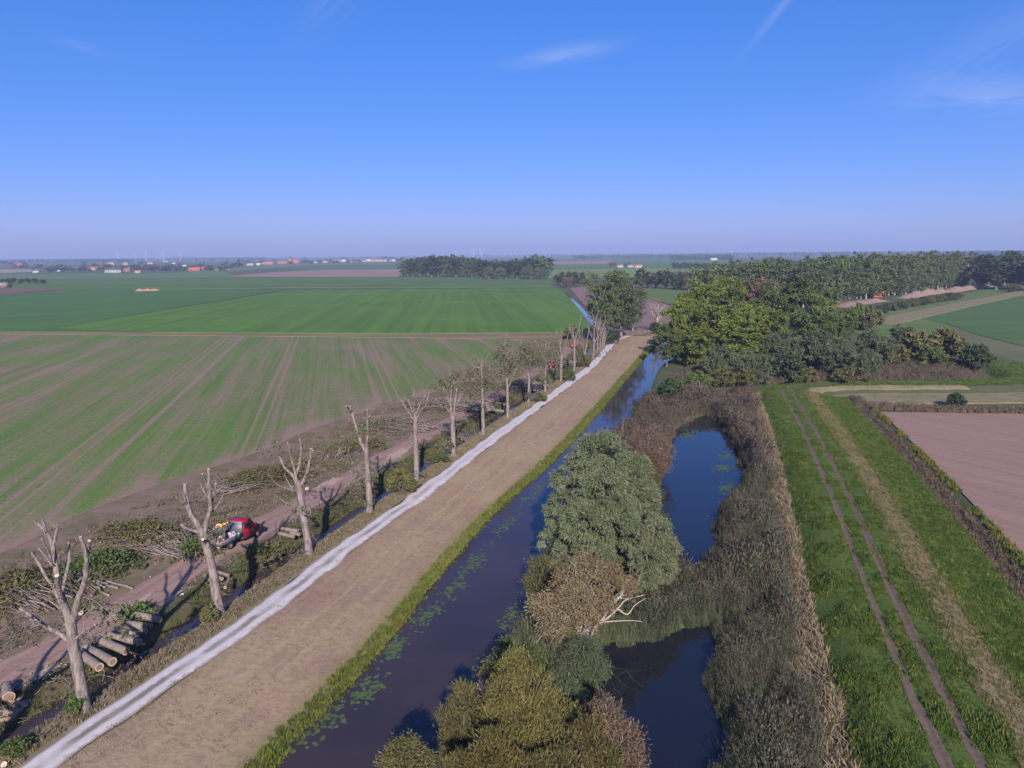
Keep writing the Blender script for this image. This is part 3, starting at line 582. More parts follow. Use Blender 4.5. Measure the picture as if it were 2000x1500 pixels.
def cover(name, cs, var=.2, pos=.3, pc=None, trans=.2):
    """blade material: drifts of colour over the ground, differing from tuft to tuft"""
    m = NM(name, .85, .15); geo = m.n('ShaderNodeNewGeometry'); inf = m.n('ShaderNodeObjectInfo'); g = geo.outputs['Position']
    a = m.noise(g, pos, 4, .65); b = m.noise(g, pos*4.3, 3, .6); c = m.mix(m.step(a, .36, .62), cs[0], cs[1]); c = m.mix(m.step(b, .42, .68, 0, .9), c, cs[2])
    h = m.n('ShaderNodeHueSaturation'); m.put(h.inputs['Color'], c); m.l(m.math('ADD', 1-var, m.math('MULTIPLY', inf.outputs['Random'], 2*var)), h.inputs['Value']); m.col(h.outputs[0])
    tr = m.n('ShaderNodeBsdfTranslucent'); m.l(h.outputs[0], tr.inputs[0]); ad = m.n('ShaderNodeMixShader'); ad.inputs[0].default_value = trans; m.l(m.b.outputs[0], ad.inputs[1]); m.l(tr.outputs[0], ad.inputs[2]); m.l(ad.outputs[0], m.out.inputs[0]); return m.m
def in_strip(rng, a, b, n, bias=None):
    m_ = max(len(a), len(b)); a = resample(a, n=m_); b = resample(b, n=m_); seg = np.linalg.norm(np.diff((a+b)/2, axis=0), axis=1)*np.linalg.norm(b-a, axis=1)[:-1]; k = rng.choice(m_-1, n, p=seg/seg.sum()); f = rng.random(n)[:, None]; t = (rng.random(n) if bias is None else bias(rng.random(n)))[:, None]
    A = a[k]*(1-f)+a[k+1]*f; B = b[k]*(1-f)+b[k+1]*f; return A*(1-t)+B*t
def in_region(rng, poly, n):
    lo, hi = poly.min(0), poly.max(0); out = np.zeros((0, 2))
    while len(out) < n:
        q = lo+(hi-lo)*rng.random((n*2, 2)); out = np.vstack([out, q[in_poly(poly, q)]])
    return out[:n]
def vnoise(xy, s, seed=0):
    return (np.sin(xy[:, 0]*s+seed)+np.sin(xy[:, 1]*s*.83+seed*2.1)+np.sin((xy[:, 0]+xy[:, 1])*s*.57+seed*.7)+np.sin((xy[:, 0]-xy[:, 1])*s*1.31+seed*1.9))/4
def on_ground(xy, dz=0): return np.column_stack([xy, hz(xy)+dz])

# ------------------------------------------------------------------ reeds and grass
rng = np.random.default_rng(11)
M_reed = cover('reed_blades', [(.108,.138,.074), (.150,.148,.098), (.078,.110,.050)], .34, .13)
M_plume = cover('reed_plumes', [(.15,.125,.10), (.19,.155,.12), (.12,.105,.08)], .3, .3)
M_reedred = cover('red_brown_reed_blades', [(.19,.155,.115), (.14,.145,.082), (.23,.185,.145)], .32, .2)
M_reedgreen = cover('green_reed_blades', [(.135,.175,.09), (.18,.195,.115), (.10,.135,.06)], .25, .3)
M_straw = cover('straw_blades', [(.255,.205,.11), (.20,.165,.08), (.125,.14,.04)], .2, .5)
M_gr = cover('lush_blades', [(.052,.100,.017), (.085,.132,.024), (.14,.165,.038)], .34, .30)
M_bg = cover('waterside_blades', [(.125,.16,.03), (.18,.19,.045), (.09,.125,.025)], .2, .5)
M_dry = cover('bank_blades', [(.33,.235,.155), (.26,.18,.125), (.37,.285,.175)], .18, .25)
def reedset(nm, mat, h, n=40, k=6, plume=.3): return [proto(nm, blades(np.random.default_rng(60+i), int(n*1.2), h, .42, .036, .42, plume=plume), [mat, M_plume]) for i in range(k)]
ISL = (RB[:, 1] > 24) & (RB[:, 1] < 150)
RSl = RS[(RS[:, 1] < 153)]
mar = np.vstack([RB[ISL], offset(RSl, -6.9)[::-1]])          # marsh between the river and the dike
q = in_region(rng, mar, 30000); d1 = poly_dist(POND1, q); d2 = poly_dist(POND2, q); rr_, _ = near_curve(RB, q); sh_ = vnoise(q, .9, 15)+.7*vnoise(q, 2.4, 16); ok = (np.minimum(d1, d2) > -.35+.75*sh_) & (rr_ > -.2+.5*sh_)
q = q[ok]; dp = np.minimum(d1, d2)[ok]; rb_ = rr_[ok]
clr = [((P(1185, 1095, -.7)[:2]), 4.0), (P(1130, 1215, -.7)[:2], 2.5), (P(1080, 1430, -.7)[:2], 2.6)]
for c_, r_ in clr: k = np.linalg.norm(q-c_, axis=1) > r_; q, dp, rb_ = q[k], dp[k], rb_[k]
vn = vnoise(q, .55, 1)+.5*vnoise(q, 1.7, 2)
red = (q[:, 1] > 98+4*vn) & (q[:, 0] > 15); grn = (~red) & ((rb_ < 9) & (q[:, 1] < 80) & (q[:, 1] > 45))
main = ~(red | grn); size = np.clip(.72+.5*vn+.25*vnoise(q, .21, 7), .35, 1.3)*np.clip(.55+.25*np.minimum(dp, rb_), .5, 1)
scatter('reed_bed', reedset('reed_tuft', M_reed, 2.3), np.maximum(on_ground(q[main], -.05), [-1e9, -1e9, ZW-.25]), 'dense grey green reeds between the ponds and the dike', (.7, 1.15), .10, 1, size[main])
scatter('reed_bed', reedset('reed_tuft', M_reedred, 2.2, plume=.7), np.maximum(on_ground(q[red], -.05), [-1e9, -1e9, ZW-.25]), 'reddish brown reeds around the far end of the blue pond', (.7, 1.15), .10, 2, size[red])
scatter('reed_bed', reedset('reed_tuft', M_reedgreen, 2.2, 30, plume=.2), np.maximum(on_ground(q[grn], -.05), [-1e9, -1e9, ZW-.25]), 'drooping green reeds on the island beside the willow', (.75, 1.2), .16, 3, size[grn])
# reeds round the far shrubs up to the bend of the grass track
pol = curve([(1500,748),(1450,735),(1380,745),(1290,770),(1300,725),(1500,690),(1700,690),(1880,690),(1940,720),(1915,742),(1800,748),(1600,745)], -.2)
q = in_region(rng, pol, 11000); rr_, _ = near_curve(RR, q); q = q[np.abs(rr_) > 5.5]; pe = np.clip(-poly_dist(pol, q)/5, .15, 1)*(.8+.3*vnoise(q, .5, 9))
M_reedfar = cover('pale_reed_blades', [(.19,.165,.13), (.235,.195,.15), (.15,.145,.09)], .2, .12)
scatter('reed_bed', reedset('reed_tuft', M_reedfar, 2.0, plume=.6), on_ground(q, -.05), 'pale grey reeds in front of the grey willow bushes', (.7, 1.2), .1, 4, pe)
# right hand ditch
dr = offset(RSn, 12.4); q = in_strip(rng, offset(RSn[RSn[:, 1] > 20], 11.5), offset(RSn[RSn[:, 1] > 20], 13.1), 3400)
M_dr = cover('ditch_reed_blades', [(.20,.155,.105), (.26,.19,.145), (.15,.14,.06)], .22, .4)
scatter('reed_bed', reedset('reed_tuft', M_dr, .72, 18, plume=.5), on_ground(q, -.05), 'low brown reeds along the ditch beside the bare field', (.6, 1.2), .15, 5)
q = in_strip(rng, offset(RSn[RSn[:, 1] > 20], 13.2), offset(RSn[RSn[:, 1] > 20], 14.5), 1600); q = q[vnoise(q, .7, 19) > -.2]
M_weed = cover('field_edge_weeds', [(.13,.15,.03), (.19,.18,.04), (.10,.125,.03)], .25, .5)
scatter('field_edge_weeds', [proto('weed_tuft', blades(np.random.default_rng(80+i), 14, .5, .22, .06, .4), [M_weed]) for i in range(3)], on_ground(q, -.02), 'yellow green weeds along the edge of the bare field', (.5, 1.2), .2, 6)
# line of rough growth at the head of the bare field
q = in_strip(rng, curve([(1690,790),(1800,796),(2000,800),(2200,806)], .1), curve([(1700,800),(1800,806),(2000,808),(2200,815)], .1), 1500)
scatter('field_edge_weeds', [proto('weed_tuft', blades(np.random.default_rng(90+i), 14, .8, .3, .06, .4, plume=.3), [M_dr, M_plume]) for i in range(3)], on_ground(q, .05), 'brown rough growth along the far edge of the bare field', (.5, 1.2), .2, 7)
# dike grass
gt = lambda nm, mat, h, w=.035, n=16, sp=.2, le=.6: [proto(nm, blades(np.random.default_rng(100+i), n, h, sp, w, le), [mat]) for i in range(4)]
RG = RS[RS[:, 1] > 22]; q = in_strip(rng, offset(RG, -5.6), offset(RG, 3.6), 70000); rr_, _ = near_curve(RR, q); ok = (np.abs(np.abs(rr_)-.93) > .32+.12*vnoise(q, 2.1, 8)); q = q[ok]
q = q[rng.random(len(q)) < np.clip(1.25-q[:, 1]/160, .25, 1)]; lo = np.clip(.9+.9*vnoise(q, 1.1, 4)+.4*vnoise(q, 3.3, 6), .35, 2.1)
scatter('dike_grass', gt('grass_tuft', M_gr, .2, .03), on_ground(q, .0), 'short lush grass on the dike track', (.6, 1.3), .2, 8, lo)
RGn = RSn[RSn[:, 1] > 22]
q = in_strip(rng, offset(RGn, 5.6), offset(RGn, 11.4), 34000); scatter('slope_grass', gt('grass_tuft', M_gr, .24, .03), on_ground(q, .0), 'green grass on the dike slope', (.5, 1.3), .2, 9)
q = in_strip(rng, offset(RGn, 2.9), offset(RGn, 6.0), 9000); scatter('dry_grass', gt('straw_tuft', M_straw, .2, .03, 16, .2, 1.2), on_ground(q, .0), 'dry straw lying on the dike shoulder', (.5, 1.3), .3, 10)
q = in_strip(rng, offset(RGn, 2.6), offset(RGn, 6.2), 9000); q = q[vnoise(q, .8, 12)+.6*vnoise(q, 2.3, 13) > .45]; scatter('belt_grass', gt('grass_tuft', M_gr, .2, .03), on_ground(q, .0), 'green grass growing through the straw belt', (.5, 1.3), .25, 21)
q = in_strip(rng, offset(RGn, -7.9), offset(RGn, -5.3), 6000); scatter('trodden_reeds', gt('straw_tuft', cover('flattened_blades', [(.27,.21,.14), (.33,.255,.175), (.20,.18,.085)], .2, .5), .5, .045, 14, .3, 1.5), on_ground(q, .0), 'flattened dry reed stems along the dike edge', (.5, 1.3), .35, 11)
# bank of the river
bk = bank_a[bank_a[:, 1] > 26]; bl = bank_b[bank_b[:, 1] > 26]
q = in_strip(rng, bk, bl, 16000); q = q[rng.random(len(q)) < np.clip(1.3-q[:, 1]/150, .1, 1)]; q = q[vnoise(q, .6, 17) > -.25]
scatter('bank_stubble', gt('straw_tuft', M_dry, .07, .024, 14, .24, 1.2), on_ground(q, .0), 'short dry mown grass on the river bank', (.5, 1.4), .3, 12)
q = in_strip(rng, bk, bl, 14000, lambda t: 1-.16*t**1.6); scatter('waterside_grass', gt('grass_tuft', M_bg, .34), on_ground(q, -.02), 'yellow green grass along the water edge of the bank', (.5, 1.3), .25, 13)
# verge and ditch banks
Cv = C[(C[:, 1] > 26) & (C[:, 1] < 250)]
q = in_strip(rng, offset(Cv, -4.3), offset(Cv, -1.35), 9000); scatter('verge_grass', gt('straw_tuft', cover('verge_blades', [(.23,.185,.115), (.17,.155,.07), (.28,.22,.15)], .22, .5), .2, .035), on_ground(q, .0), 'brown and green grass under the cut trees', (.5, 1.4), .25, 14)
q = in_strip(rng, offset(Cv, -8.9), offset(Cv, -6.6), 12000); dl_, _ = near_curve(C, q); lowg = np.where((q[:, 1] < 61) & (q[:, 1] > 47) & (dl_ < -7.2), .4, 1.); scatter('ditch_grass', gt('grass_tuft', cover('ditch_blades', [(.075,.10,.028), (.115,.125,.045), (.17,.14,.085)], .3, .4), .2), on_ground(q, -.02), 'green grass on the far bank of the ditch', (.5, 1.4), .25, 15, lowg)
q = in_strip(rng, offset(Cv, -14.5), offset(Cv, -30), 5200, lambda t: t**1.3); q = q[vnoise(q, .35, 5) > -.1]; scatter('trampled_weeds', gt('weed_tuft', cover('weed_blades', [(.12,.125,.04), (.17,.15,.075), (.22,.17,.12)], .25, .3), .28, .05, 12, .35, .9), on_ground(q, .0), 'weeds and litter on the trampled strip', (.5, 1.6), .3, 16)

# ================================================================== THE ROW OF CUT POPLARS
m = NM('fresh_cut_wood', .8, .2); co = m.coord(); k = m.noise(co, 6, 4, .6); m.col(m.mix(m.step(k, .35, .7), (.56,.45,.34), (.45,.34,.245))); M_cut = m.m
m = NM('cut_heartwood', .85, .2); co = m.coord(); k = m.noise(co, 5, 4, .6); m.col(m.mix(m.step(k, .35, .7), (.20,.125,.085), (.29,.19,.125))); M_heart = m.m
m = NM('cut_sapwood', .85, .2); co = m.coord(); k = m.noise(co, 5, 4, .6); m.col(m.mix(m.step(k, .35, .7), (.46,.36,.27), (.38,.29,.21))); M_sap = m.m
L_sprout = foliage('sprout_leaves', (.075,.085,.048), (.125,.132,.076), (.18,.18,.11), clump=.8, var=.12)

def disc(mb, c, d, r, k=10, mi=0):
    d = unit(np.array(d, float)); ref = np.array([0, 0, 1.]) if abs(d[2]) < .9 else np.array([1., 0, 0]); a = unit(np.cross(ref, d)); b = np.cross(d, a); t = np.linspace(0, 2*np.pi, k, endpoint=False)
    mb.add(np.array(c)+r*(np.cos(t)[:, None]*a+np.sin(t)[:, None]*b), [list(range(k))], mi)
def smooth_poly(p, n): return resample(np.array(p, float), n=n)
def pollard(base_px, trunk, limbs, label, leaves=(), scale=1.0, off=(0, 0), seed=1, nleaf=0):
    """trunk and limbs as traced points (u, v[, depth m]) with start and end diameters in metres; u, v turned to photo pixels by off + /scale"""
    rng = np.random.default_rng(seed); b = PG(*base_px); Y = b[1]
    W = lambda q, dy=0.: PL(off[0]+q[0]/scale, off[1]+q[1]/scale, Y+(q[2] if len(q) > 2 else 0)+dy)-b
    e = ob('pollarded_poplar', None, None, b); tag(e, label, 'tree', 'cut poplars along the path')
    tp = [np.array([0, 0, -.3])]+[W(q) for q in trunk[0]]; tp[1][2] = max(tp[1][2], 0.0); n = 16; pts = smooth_poly(tp, n); t = np.linspace(0, 1, n); r = (trunk[1]*(1-t)+trunk[2]*t)/2; r = r*(1+.55*np.exp(-t*22))
    mb = MB(); mb.tube(pts, r, 14, bump=.05, rng=rng); mb.build('trunk', B_grey, e, True)
    allp = []
    if Y > 112:
        limbs = list(limbs); top = np.array(trunk[0][-1][:2], float); mid_ = np.array(trunk[0][-2][:2], float)
        for _ in range(7):
            f_ = rng.random(); s_ = mid_*f_*.6+top*(1-f_*.6); L_ = rng.uniform(110, 230)*scale/6.5; a_ = rng.normal(0, .42); e_ = s_+np.array([math.sin(a_), -math.cos(a_)])*L_; limbs.append(([tuple(s_), tuple((s_+e_)/2+rng.normal(0, 6, 2)), tuple(e_)], rng.uniform(.1, .17), .06))
    for i, L in enumerate(limbs):
        q, d0, d1 = L[0], L[1], L[2]; dep = rng.uniform(-1.6, 1.6) if len(L) < 4 else L[3]
        P0 = [W(p, dep*(j/(len(q)-1))) for j, p in enumerate(q)]; n = 5+3*len(q); pts = smooth_poly(P0, n) if len(q) > 2 else np.array([P0[0]*(1-s)+P0[1]*s for s in np.linspace(0, 1, n)])
        r = np.linspace(d0, d1, n)/2; mb = MB(); k = 9 if d0 > .15 else 6; mb.tube(pts, r, k, cap1=False, bump=.06, rng=rng); o = mb.build('limb', B_grey, e, True); allp.append((pts, r))
        dv = pts[-1]-pts[-2]; cb = MB(); disc(cb, pts[-1]+unit(dv)*.004, dv, r[-1]*1.0, k); dv2 = unit(dv); cb.build('cut_end', M_cut, o)
        # short side twigs
        if d0 > .14:
            tw = MB()
            for _ in range(rng.integers(2, 6)):
                j = rng.integers(2, n-1); dd = unit(dv2*.5+rng.standard_normal(3)); tw.tube(limb_pts(rng, pts[j], pts[j]+dd*rng.uniform(.5, 1.4), 5, 0, .08), np.linspace(.028, .01, 5), 4)
            tw.build('twigs', B_grey, o, True)['kind'] = 'stuff'
    if nleaf:
        pos = []; ax = []
        for (u, v, rad, cnt) in leaves:
            c = W((u, v), rng.uniform(-.6, .6)); R_ = rad*(Y*math.cos(PITCH)+(HCAM-b[2])*math.sin(PITCH))/F_PX/scale; k = max(1, cnt//14); cc = c+rng.standard_normal((k, 3))*R_*.55; p = np.repeat(cc, 14, 0)+rng.standard_normal((k*14, 3))*R_*.22; pos.append(p); ax.append(rng.standard_normal(p.shape)+np.array([0, 0, -.3]))
        mb = MB(); dens = 2 if Y > 100 else 1; pos = [np.vstack(pos)]*1; p_ = np.repeat(pos[0], dens, 0)+rng.standard_normal((len(pos[0])*dens, 3))*.18*(dens-1); add_leaves(mb, p_, rng.standard_normal(p_.shape)+np.array([0, 0, -.3]), .26 if dens == 1 else .30, .55, rng); mb.build('sprouts', L_sprout, e)['kind'] = 'stuff'
    return e
# one more of the row stands just outside the lower left corner; its shadow crosses the ditch
pollard((-273, 1675), ([(-273,1675),(-300,1500),(-318,1400)], .8, .6), [([(-318,1410),(-370,1330),(-385,1210)], .4, .2, 1.), ([(-315,1410),(-285,1320),(-290,1200)], .4, .2, -1.), ([(-318,1400),(-335,1310),(-330,1230)], .3, .16), ([(-305,1470),(-390,1420),(-430,1380)], .25, .14)], 'pollarded poplar just outside the lower left corner, seen only by its shadow', [(-320,1400,60,60)], 1.0, (0, 0), 99, 1)
# 1: the nearest tree
pollard((165, 1386), ([(588,1440),(540,1150),(505,950),(490,830)], .78, .60), [
  ([(490,850),(440,690),(405,560),(390,450),(370,320),(345,250),(300,185),(240,135)], .50, .16, 1.0), ([(325,215),(310,170),(297,125)], .18, .15, 1.0), ([(373,300),(388,240),(402,183)], .22, .19, .5),
  ([(440,700),(410,600),(395,515)], .30, .24, -1.5), ([(440,740),(370,590),(330,540),(270,430),(222,358)], .26, .14, 1.6), ([(365,450),(320,385),(270,325)], .12, .08, .6), ([(362,420),(330,330),(290,262)], .13, .09, -.8),
  ([(505,840),(545,680),(590,560),(603,440),(600,370),(580,300),(560,245)], .44, .18, -.8), ([(603,400),(612,330),(622,272)], .22, .19, -.6), ([(630,320),(665,300),(700,283)], .09, .05),
  ([(430,650),(458,520),(484,400),(478,283)], .24, .17, 2.4), ([(480,965),(400,910),(290,850),(210,790),(138,742)], .32, .20, .5), ([(320,875),(250,840),(180,800)], .17, .12, -.7), ([(530,955),(590,900),(660,860)], .20, .10, -1.0),
  ([(435,755),(340,690),(250,652)], .10, .05), ([(465,860),(380,790),(330,750)], .07, .03), ([(570,665),(640,680),(690,715),(760,765)], .09, .03, -1.5)],
  'nearest pollarded poplar, tall bare trunk with forked stubs at the lower left', [(740,820,90,110), (830,900,70,80), (700,760,50,50), (510,1380,60,90)], 3.571, (0, 980), 1, 1)
# 2
pollard((430, 1203), ([(625,1350),(590,1150),(565,980),(530,840),(495,720)], .78, .58), [
  ([(500,730),(440,600),(390,530),(357,430),(345,350),(338,268)], .52, .30, .6), ([(495,740),(512,580),(545,480),(542,400),(535,280),(530,150)], .42, .22, -1.0), ([(535,330),(500,240),(480,190)], .16, .10), ([(548,440),(580,360),(588,270)], .18, .14), ([(560,500),(620,420),(655,345)], .13, .08), ([(530,395),(480,310),(460,260)], .10, .06),
  ([(470,670),(370,640),(308,605)], .26, .2), ([(345,440),(300,400),(268,378)], .09, .05), ([(352,430),(325,370),(315,345)], .08, .05), ([(525,905),(440,910),(375,928)], .11, .05), ([(512,770),(490,735),(484,722)], .25, .22, -1.2)],
  'second pollarded poplar, leaning left in front of the red truck', [(570,690,80,170), (520,620,50,60), (470,760,60,60), (590,1250,60,110), (545,1350,60,120)], 4.1667, (280, 880), 2, 1)
# 3
pollard((603, 1082), ([(345,1495+110),(330,1480),(305,1330),(285,1200),(268,1130)], .74, .56), [
  ([(272,1150),(235,1090),(190,1050),(165,1000),(148,955)], .32, .18, .8), ([(265,1130),(250,1060),(225,960),(205,880)], .28, .16, -.8), ([(262,1090),(285,1010),(292,930),(285,850)], .26, .18, 1.2), ([(285,1180),(330,1080),(352,990),(359,920)], .36, .24, -.5), ([(352,1010),(366,960),(371,932)], .18, .14),
  ([(345,1070),(390,1040),(428,1010)], .10, .05), ([(272,1200),(150,1160),(75,1085)], .12, .04), ([(270,1330),(160,1250),(108,1212)], .11, .04), ([(305,1310),(345,1270),(368,1222)], .15, .10), ([(240,1190),(205,1130),(185,1090)], .14, .08)],
  'third pollarded poplar with five upright stubs, beside the small log stack', [(100,870,110,120), (150,920,60,50), (360,1120,60,70), (260,1330,60,90), (260,1600,50,90)], 3.3333, (500, 600), 3, 1)
# 4
pollard((720, 1002), ([(440,1410),(430,1150),(415,950),(405,800),(400,710)], .74, .5), [
  ([(395,760),(345,650),(295,500),(262,380),(232,275)], .40, .27, .8), ([(236,340),(215,305),(196,285)], .16, .12), ([(270,470),(245,440),(228,415)], .16, .1), ([(402,720),(415,600),(418,480),(413,320)], .34, .20, -1.0), ([(418,490),(430,430),(438,390)], .16, .13), ([(412,480),(390,440),(370,400)], .1, .05), ([(416,400),(424,340),(428,300)], .14, .12), ([(345,690),(280,640),(215,630)], .09, .03)],
  'fourth pollarded poplar, split into a V with leafy shoots round its trunk', [(440,520,90,200), (490,460,60,80), (440,880,90,200), (350,960,70,120), (320,1050,90,140), (480,1010,60,90), (240,600,90,90), (400,1330,50,90), (240,850,80,70)], 5.357, (640, 740), 4, 1)
# 5
pollard((814, 940), ([(930,1080),(925,800),(918,600),(915,450),(915,380)], .72, .48), [
  ([(913,390),(900,250),(905,115)], .24, .14), ([(905,370),(892,260),(888,170)], .16, .11), ([(925,370),(970,260),(1020,175)], .26, .16), ([(930,430),(975,330),(1030,270),(1060,145)], .24, .13), ([(905,440),(880,330),(840,220)], .22, .14), ([(898,430),(840,340),(765,215)], .22, .12), ([(900,400),(880,290),(866,178)], .12, .08), ([(930,490),(965,450),(1000,420)], .12, .06), ([(945,350),(948,290),(952,240)], .14, .1)],
  'fifth pollarded poplar with a fan of short straight stubs', [(980,1000,60,60), (880,1000,50,40)], 5.357, (640, 740), 5, 1)
# 6
pollard((886, 890), ([(285,1425),(282,1200),(275,1050),(270,950)], .76, .56), [
  ([(285,980),(300,800),(312,720),(326,630)], .42, .26, -.6), ([(265,960),(250,800),(258,600),(238,425)], .34, .13, .8), ([(245,820),(190,640),(146,450)], .18, .10), ([(220,720),(160,620),(118,540)], .14, .09), ([(258,620),(285,540),(296,450)], .15, .1), ([(300,840),(340,780),(380,650),(412,545)], .2, .1), ([(335,800),(390,700),(430,640),(505,640)], .16, .07), ([(310,680),(335,600),(348,530)], .14, .1), ([(250,900),(150,840),(62,742)], .2, .12), ([(200,690),(120,610),(85,560)], .1, .05), ([(310,1100),(340,1070),(380,1040)], .12, .08), ([(240,860),(170,800),(110,780)], .1, .06)],
  'sixth pollarded poplar with many thin spreading stubs and a double trunk', [(200,560,120,150), (380,600,100,120), (150,760,90,80), (230,1330,70,130), (300,500,80,70)], 6.25, (840, 660), 6, 1)
# 7 - 10: still carrying leaves
pollard((943, 850), ([(652,1180),(642,900),(637,650),(632,480),(630,310)], .66, .18), [
  ([(640,560),(690,520),(720,440),(727,265)], .17, .10), ([(635,640),(560,560),(530,480),(480,350)], .18, .08), ([(645,650),(700,620),(770,598)], .15, .06), ([(632,420),(600,360),(590,330)], .12, .06), ([(635,800),(580,740),(540,690)], .12, .05)],
  'seventh pollarded poplar, a slim straight trunk with ragged leaves halfway up', [(560,540,150,300), (720,500,110,240), (640,420,90,140), (560,720,90,120), (480,420,80,90)], 6.25, (840, 660), 7, 1)
pollard((992, 817), ([(950,985),(945,700),(937,500),(930,300),(912,60)], .66, .12), [
  ([(955,600),(1000,500),(1030,420),(1060,360)], .2, .08), ([(935,330),(948,230),(953,130)], .15, .1), ([(945,560),(910,500),(880,470)], .14, .06), ([(932,380),(870,330),(830,260)], .12, .05), ([(940,660),(1010,600),(1060,590)], .1, .04)],
  'eighth pollarded poplar with a leafy top reaching past the field edge', [(900,260,130,330), (1000,320,110,260), (820,220,90,130), (890,90,60,90), (900,430,90,140)], 6.25, (840, 660), 8, 1)
pollard((1030, 787), ([(1200,800),(1207,600),(1205,420),(1215,280)], .62, .3), [
  ([(1210,320),(1160,180),(1105,30)], .2, .09), ([(1215,330),(1290,220),(1322,80)], .22, .1), ([(1210,420),(1130,380),(1080,340)], .14, .06), ([(1215,300),(1240,180),(1250,60)], .16, .08), ([(1208,450),(1270,400),(1330,360)], .12, .05)],
  'ninth pollarded poplar with dense green leaves around its head', [(1200,240,150,480), (1120,320,110,260), (1290,280,100,240), (1190,130,90,160), (1200,720,60,120)], 6.25, (840, 660), 9, 1)
pollard((1065, 765), ([(1405,665),(1407,500),(1412,330)], .60, .34), [
  ([(1410,350),(1360,180),(1270,20)], .18, .08), ([(1415,340),(1440,180),(1460,80)], .18, .09), ([(1412,380),(1490,260),(1530,150)], .14, .06), ([(1405,420),(1330,360),(1300,330)], .12, .06), ([(1412,330),(1400,180),(1420,30)], .15, .08)],
  'tenth pollarded poplar, leafy, above the pale cut wood and red machine', [(1410,190,150,420), (1330,240,100,220), (1490,220,90,180), (1400,520,70,150)], 6.25, (840, 660), 10, 1)
# 11 - 14
S5, O5 = 6.818, (1020, 560)
pollard((1096, 745), ([(515,1265),(520,1000),(520,900)], .60, .42), [([(518,920),(500,750),(470,640),(445,560)], .28, .12), ([(530,900),(560,800),(600,690),(640,490)], .26, .11), ([(510,770),(530,640),(552,545)], .16, .09), ([(505,760),(515,640),(516,545)], .14, .09), ([(470,660),(450,600),(440,560)], .1, .08)], 'eleventh pollarded poplar, forked and bare against the brown field edge', [(480,830,90,130), (420,760,80,100)], S5, O5, 11, 1)
pollard((1121, 727), ([(690,1140),(695,900),(692,730)], .62, .42), [([(690,740),(650,620),(633,490)], .26, .12), ([(695,730),(750,580),(770,470),(785,375)], .26, .12), ([(690,720),(675,600),(672,490)], .16, .1), ([(700,690),(760,560),(690,500)], .12, .07), ([(670,560),(690,500),(668,485)], .1, .07)], 'twelfth pollarded poplar, tall fork in front of the orange excavator', [(700,870,60,90)], S5, O5, 12, 1)
pollard((1143, 708), ([(840,1012),(832,900),(828,880)], .66, .56), [([(825,890),(780,760),(765,640),(760,560)], .32, .14), ([(840,890),(858,720),(885,600),(892,490)], .30, .12), ([(815,780),(803,660),(798,555)], .16, .1), ([(780,780),(740,700),(700,650)], .12, .06), ([(885,580),(870,480),(862,420)], .12, .08)], 'thirteenth pollarded poplar with two crooked main limbs', [(880,820,70,110), (900,930,60,110)], S5, O5, 13, 1)
pollard((1159, 699), ([(945,955),(955,800),(957,700)], .62, .46), [([(955,720),(957,600),(990,420),(1020,310)], .3, .13), ([(965,730),(1060,590),(1095,480),(1112,375)], .28, .12), ([(955,610),(925,520),(905,470)], .14, .08), ([(985,470),(950,400),(935,370)], .12, .08), ([(1085,500),(1120,450),(1140,430)], .1, .06), ([(1000,640),(1030,500),(1045,395)], .14, .08)], 'fourteenth pollarded poplar, its long right limb crossing the leafy poplars', [(1030,870,70,90)], S5, O5, 14, 1)
for i, (bx, by, tx, ty, w) in enumerate(((1000,865,1010,420,'fifteenth'), (1035,858,1050,500,'sixteenth'), (1066,820,1075,560,'seventeenth'), (1092,790,1098,600,'last'))):
    pollard((O5[0]+bx/S5, O5[1]+by/S5), ([(bx, by), (bx+3, by-150), (tx, ty+120)], .55, .35), [([(tx, ty+140), (tx-15, ty+60), (tx-30, ty)], .2, .1), ([(tx, ty+140), (tx+20, ty+60), (tx+28, ty-20)], .2, .1)], w+' pollarded poplar, a straight trunk close before the leafy poplars', [(tx, ty+160, 60, 60)], S5, O5, 20+i, 1)

# ------------------------------------------------------------------ leafy trees beside the path end
PopB = [Kind(200+i, 22, 12, .10, 18, 9500, .46, .62, 'round', L_poplar, B_grey, per=34, spread=.22, shell=.4, bare=3, rt=.36) for i in range(2)]
PopB[0].at('leafy_poplar', 1180, 668, 528, 88, 'big leafy poplar with bare limbs showing, left of the group by the path end', 'tree', 'leafy poplars by the path end')
PopB[1].at('leafy_poplar', 1213, 661, 527, 84, 'big leafy poplar, right of the group by the path end', 'tree', 'leafy poplars by the path end')
PopB[0].at('leafy_poplar', 1236, 650, 562, 60, 'smaller poplar leaning out on the right of the leafy group', 'tree', 'leafy poplars by the path end', 2.0)
KB = Kind(230, 13, 7, .25, 14, 340, .4, .6, 'round', L_drywillow, B_twig, per=10, bare=6, rt=.24)
KB.at('bare_tree', 1283, 648, 582, 46, 'nearly bare pale tree standing at the bend of the path', 'tree')
Sh = lambda seed, leaf, n=2600, size=.4, asp=.6, sp=.3, h=4, w=5, per=26, droop=0, lobes=10, brk=None, bare=0, shell=.55: Kind(seed, h, w, .05, lobes, n, size, asp, 'dome', leaf, brk or B_dark, per=per, spread=sp, stems=3, rt=.12, droop=droop, bare=bare, shell=shell)
DarkSh = Sh(240, L_dark); GreenSh = Sh(241, L_green); OliveSh = Sh(242, L_olive)
DarkSh.at('bush', 1281, 654, 628, 30, 'dark bush at the foot of the nearly bare tree', 'bush')
DarkSh.at('bush', 1196, 672, 645, 34, 'dark bush under the leafy poplars', 'bush')
GreenSh.at('bush', 1122, 664, 632, 48, 'dark green bush behind the orange excavator', 'bush')
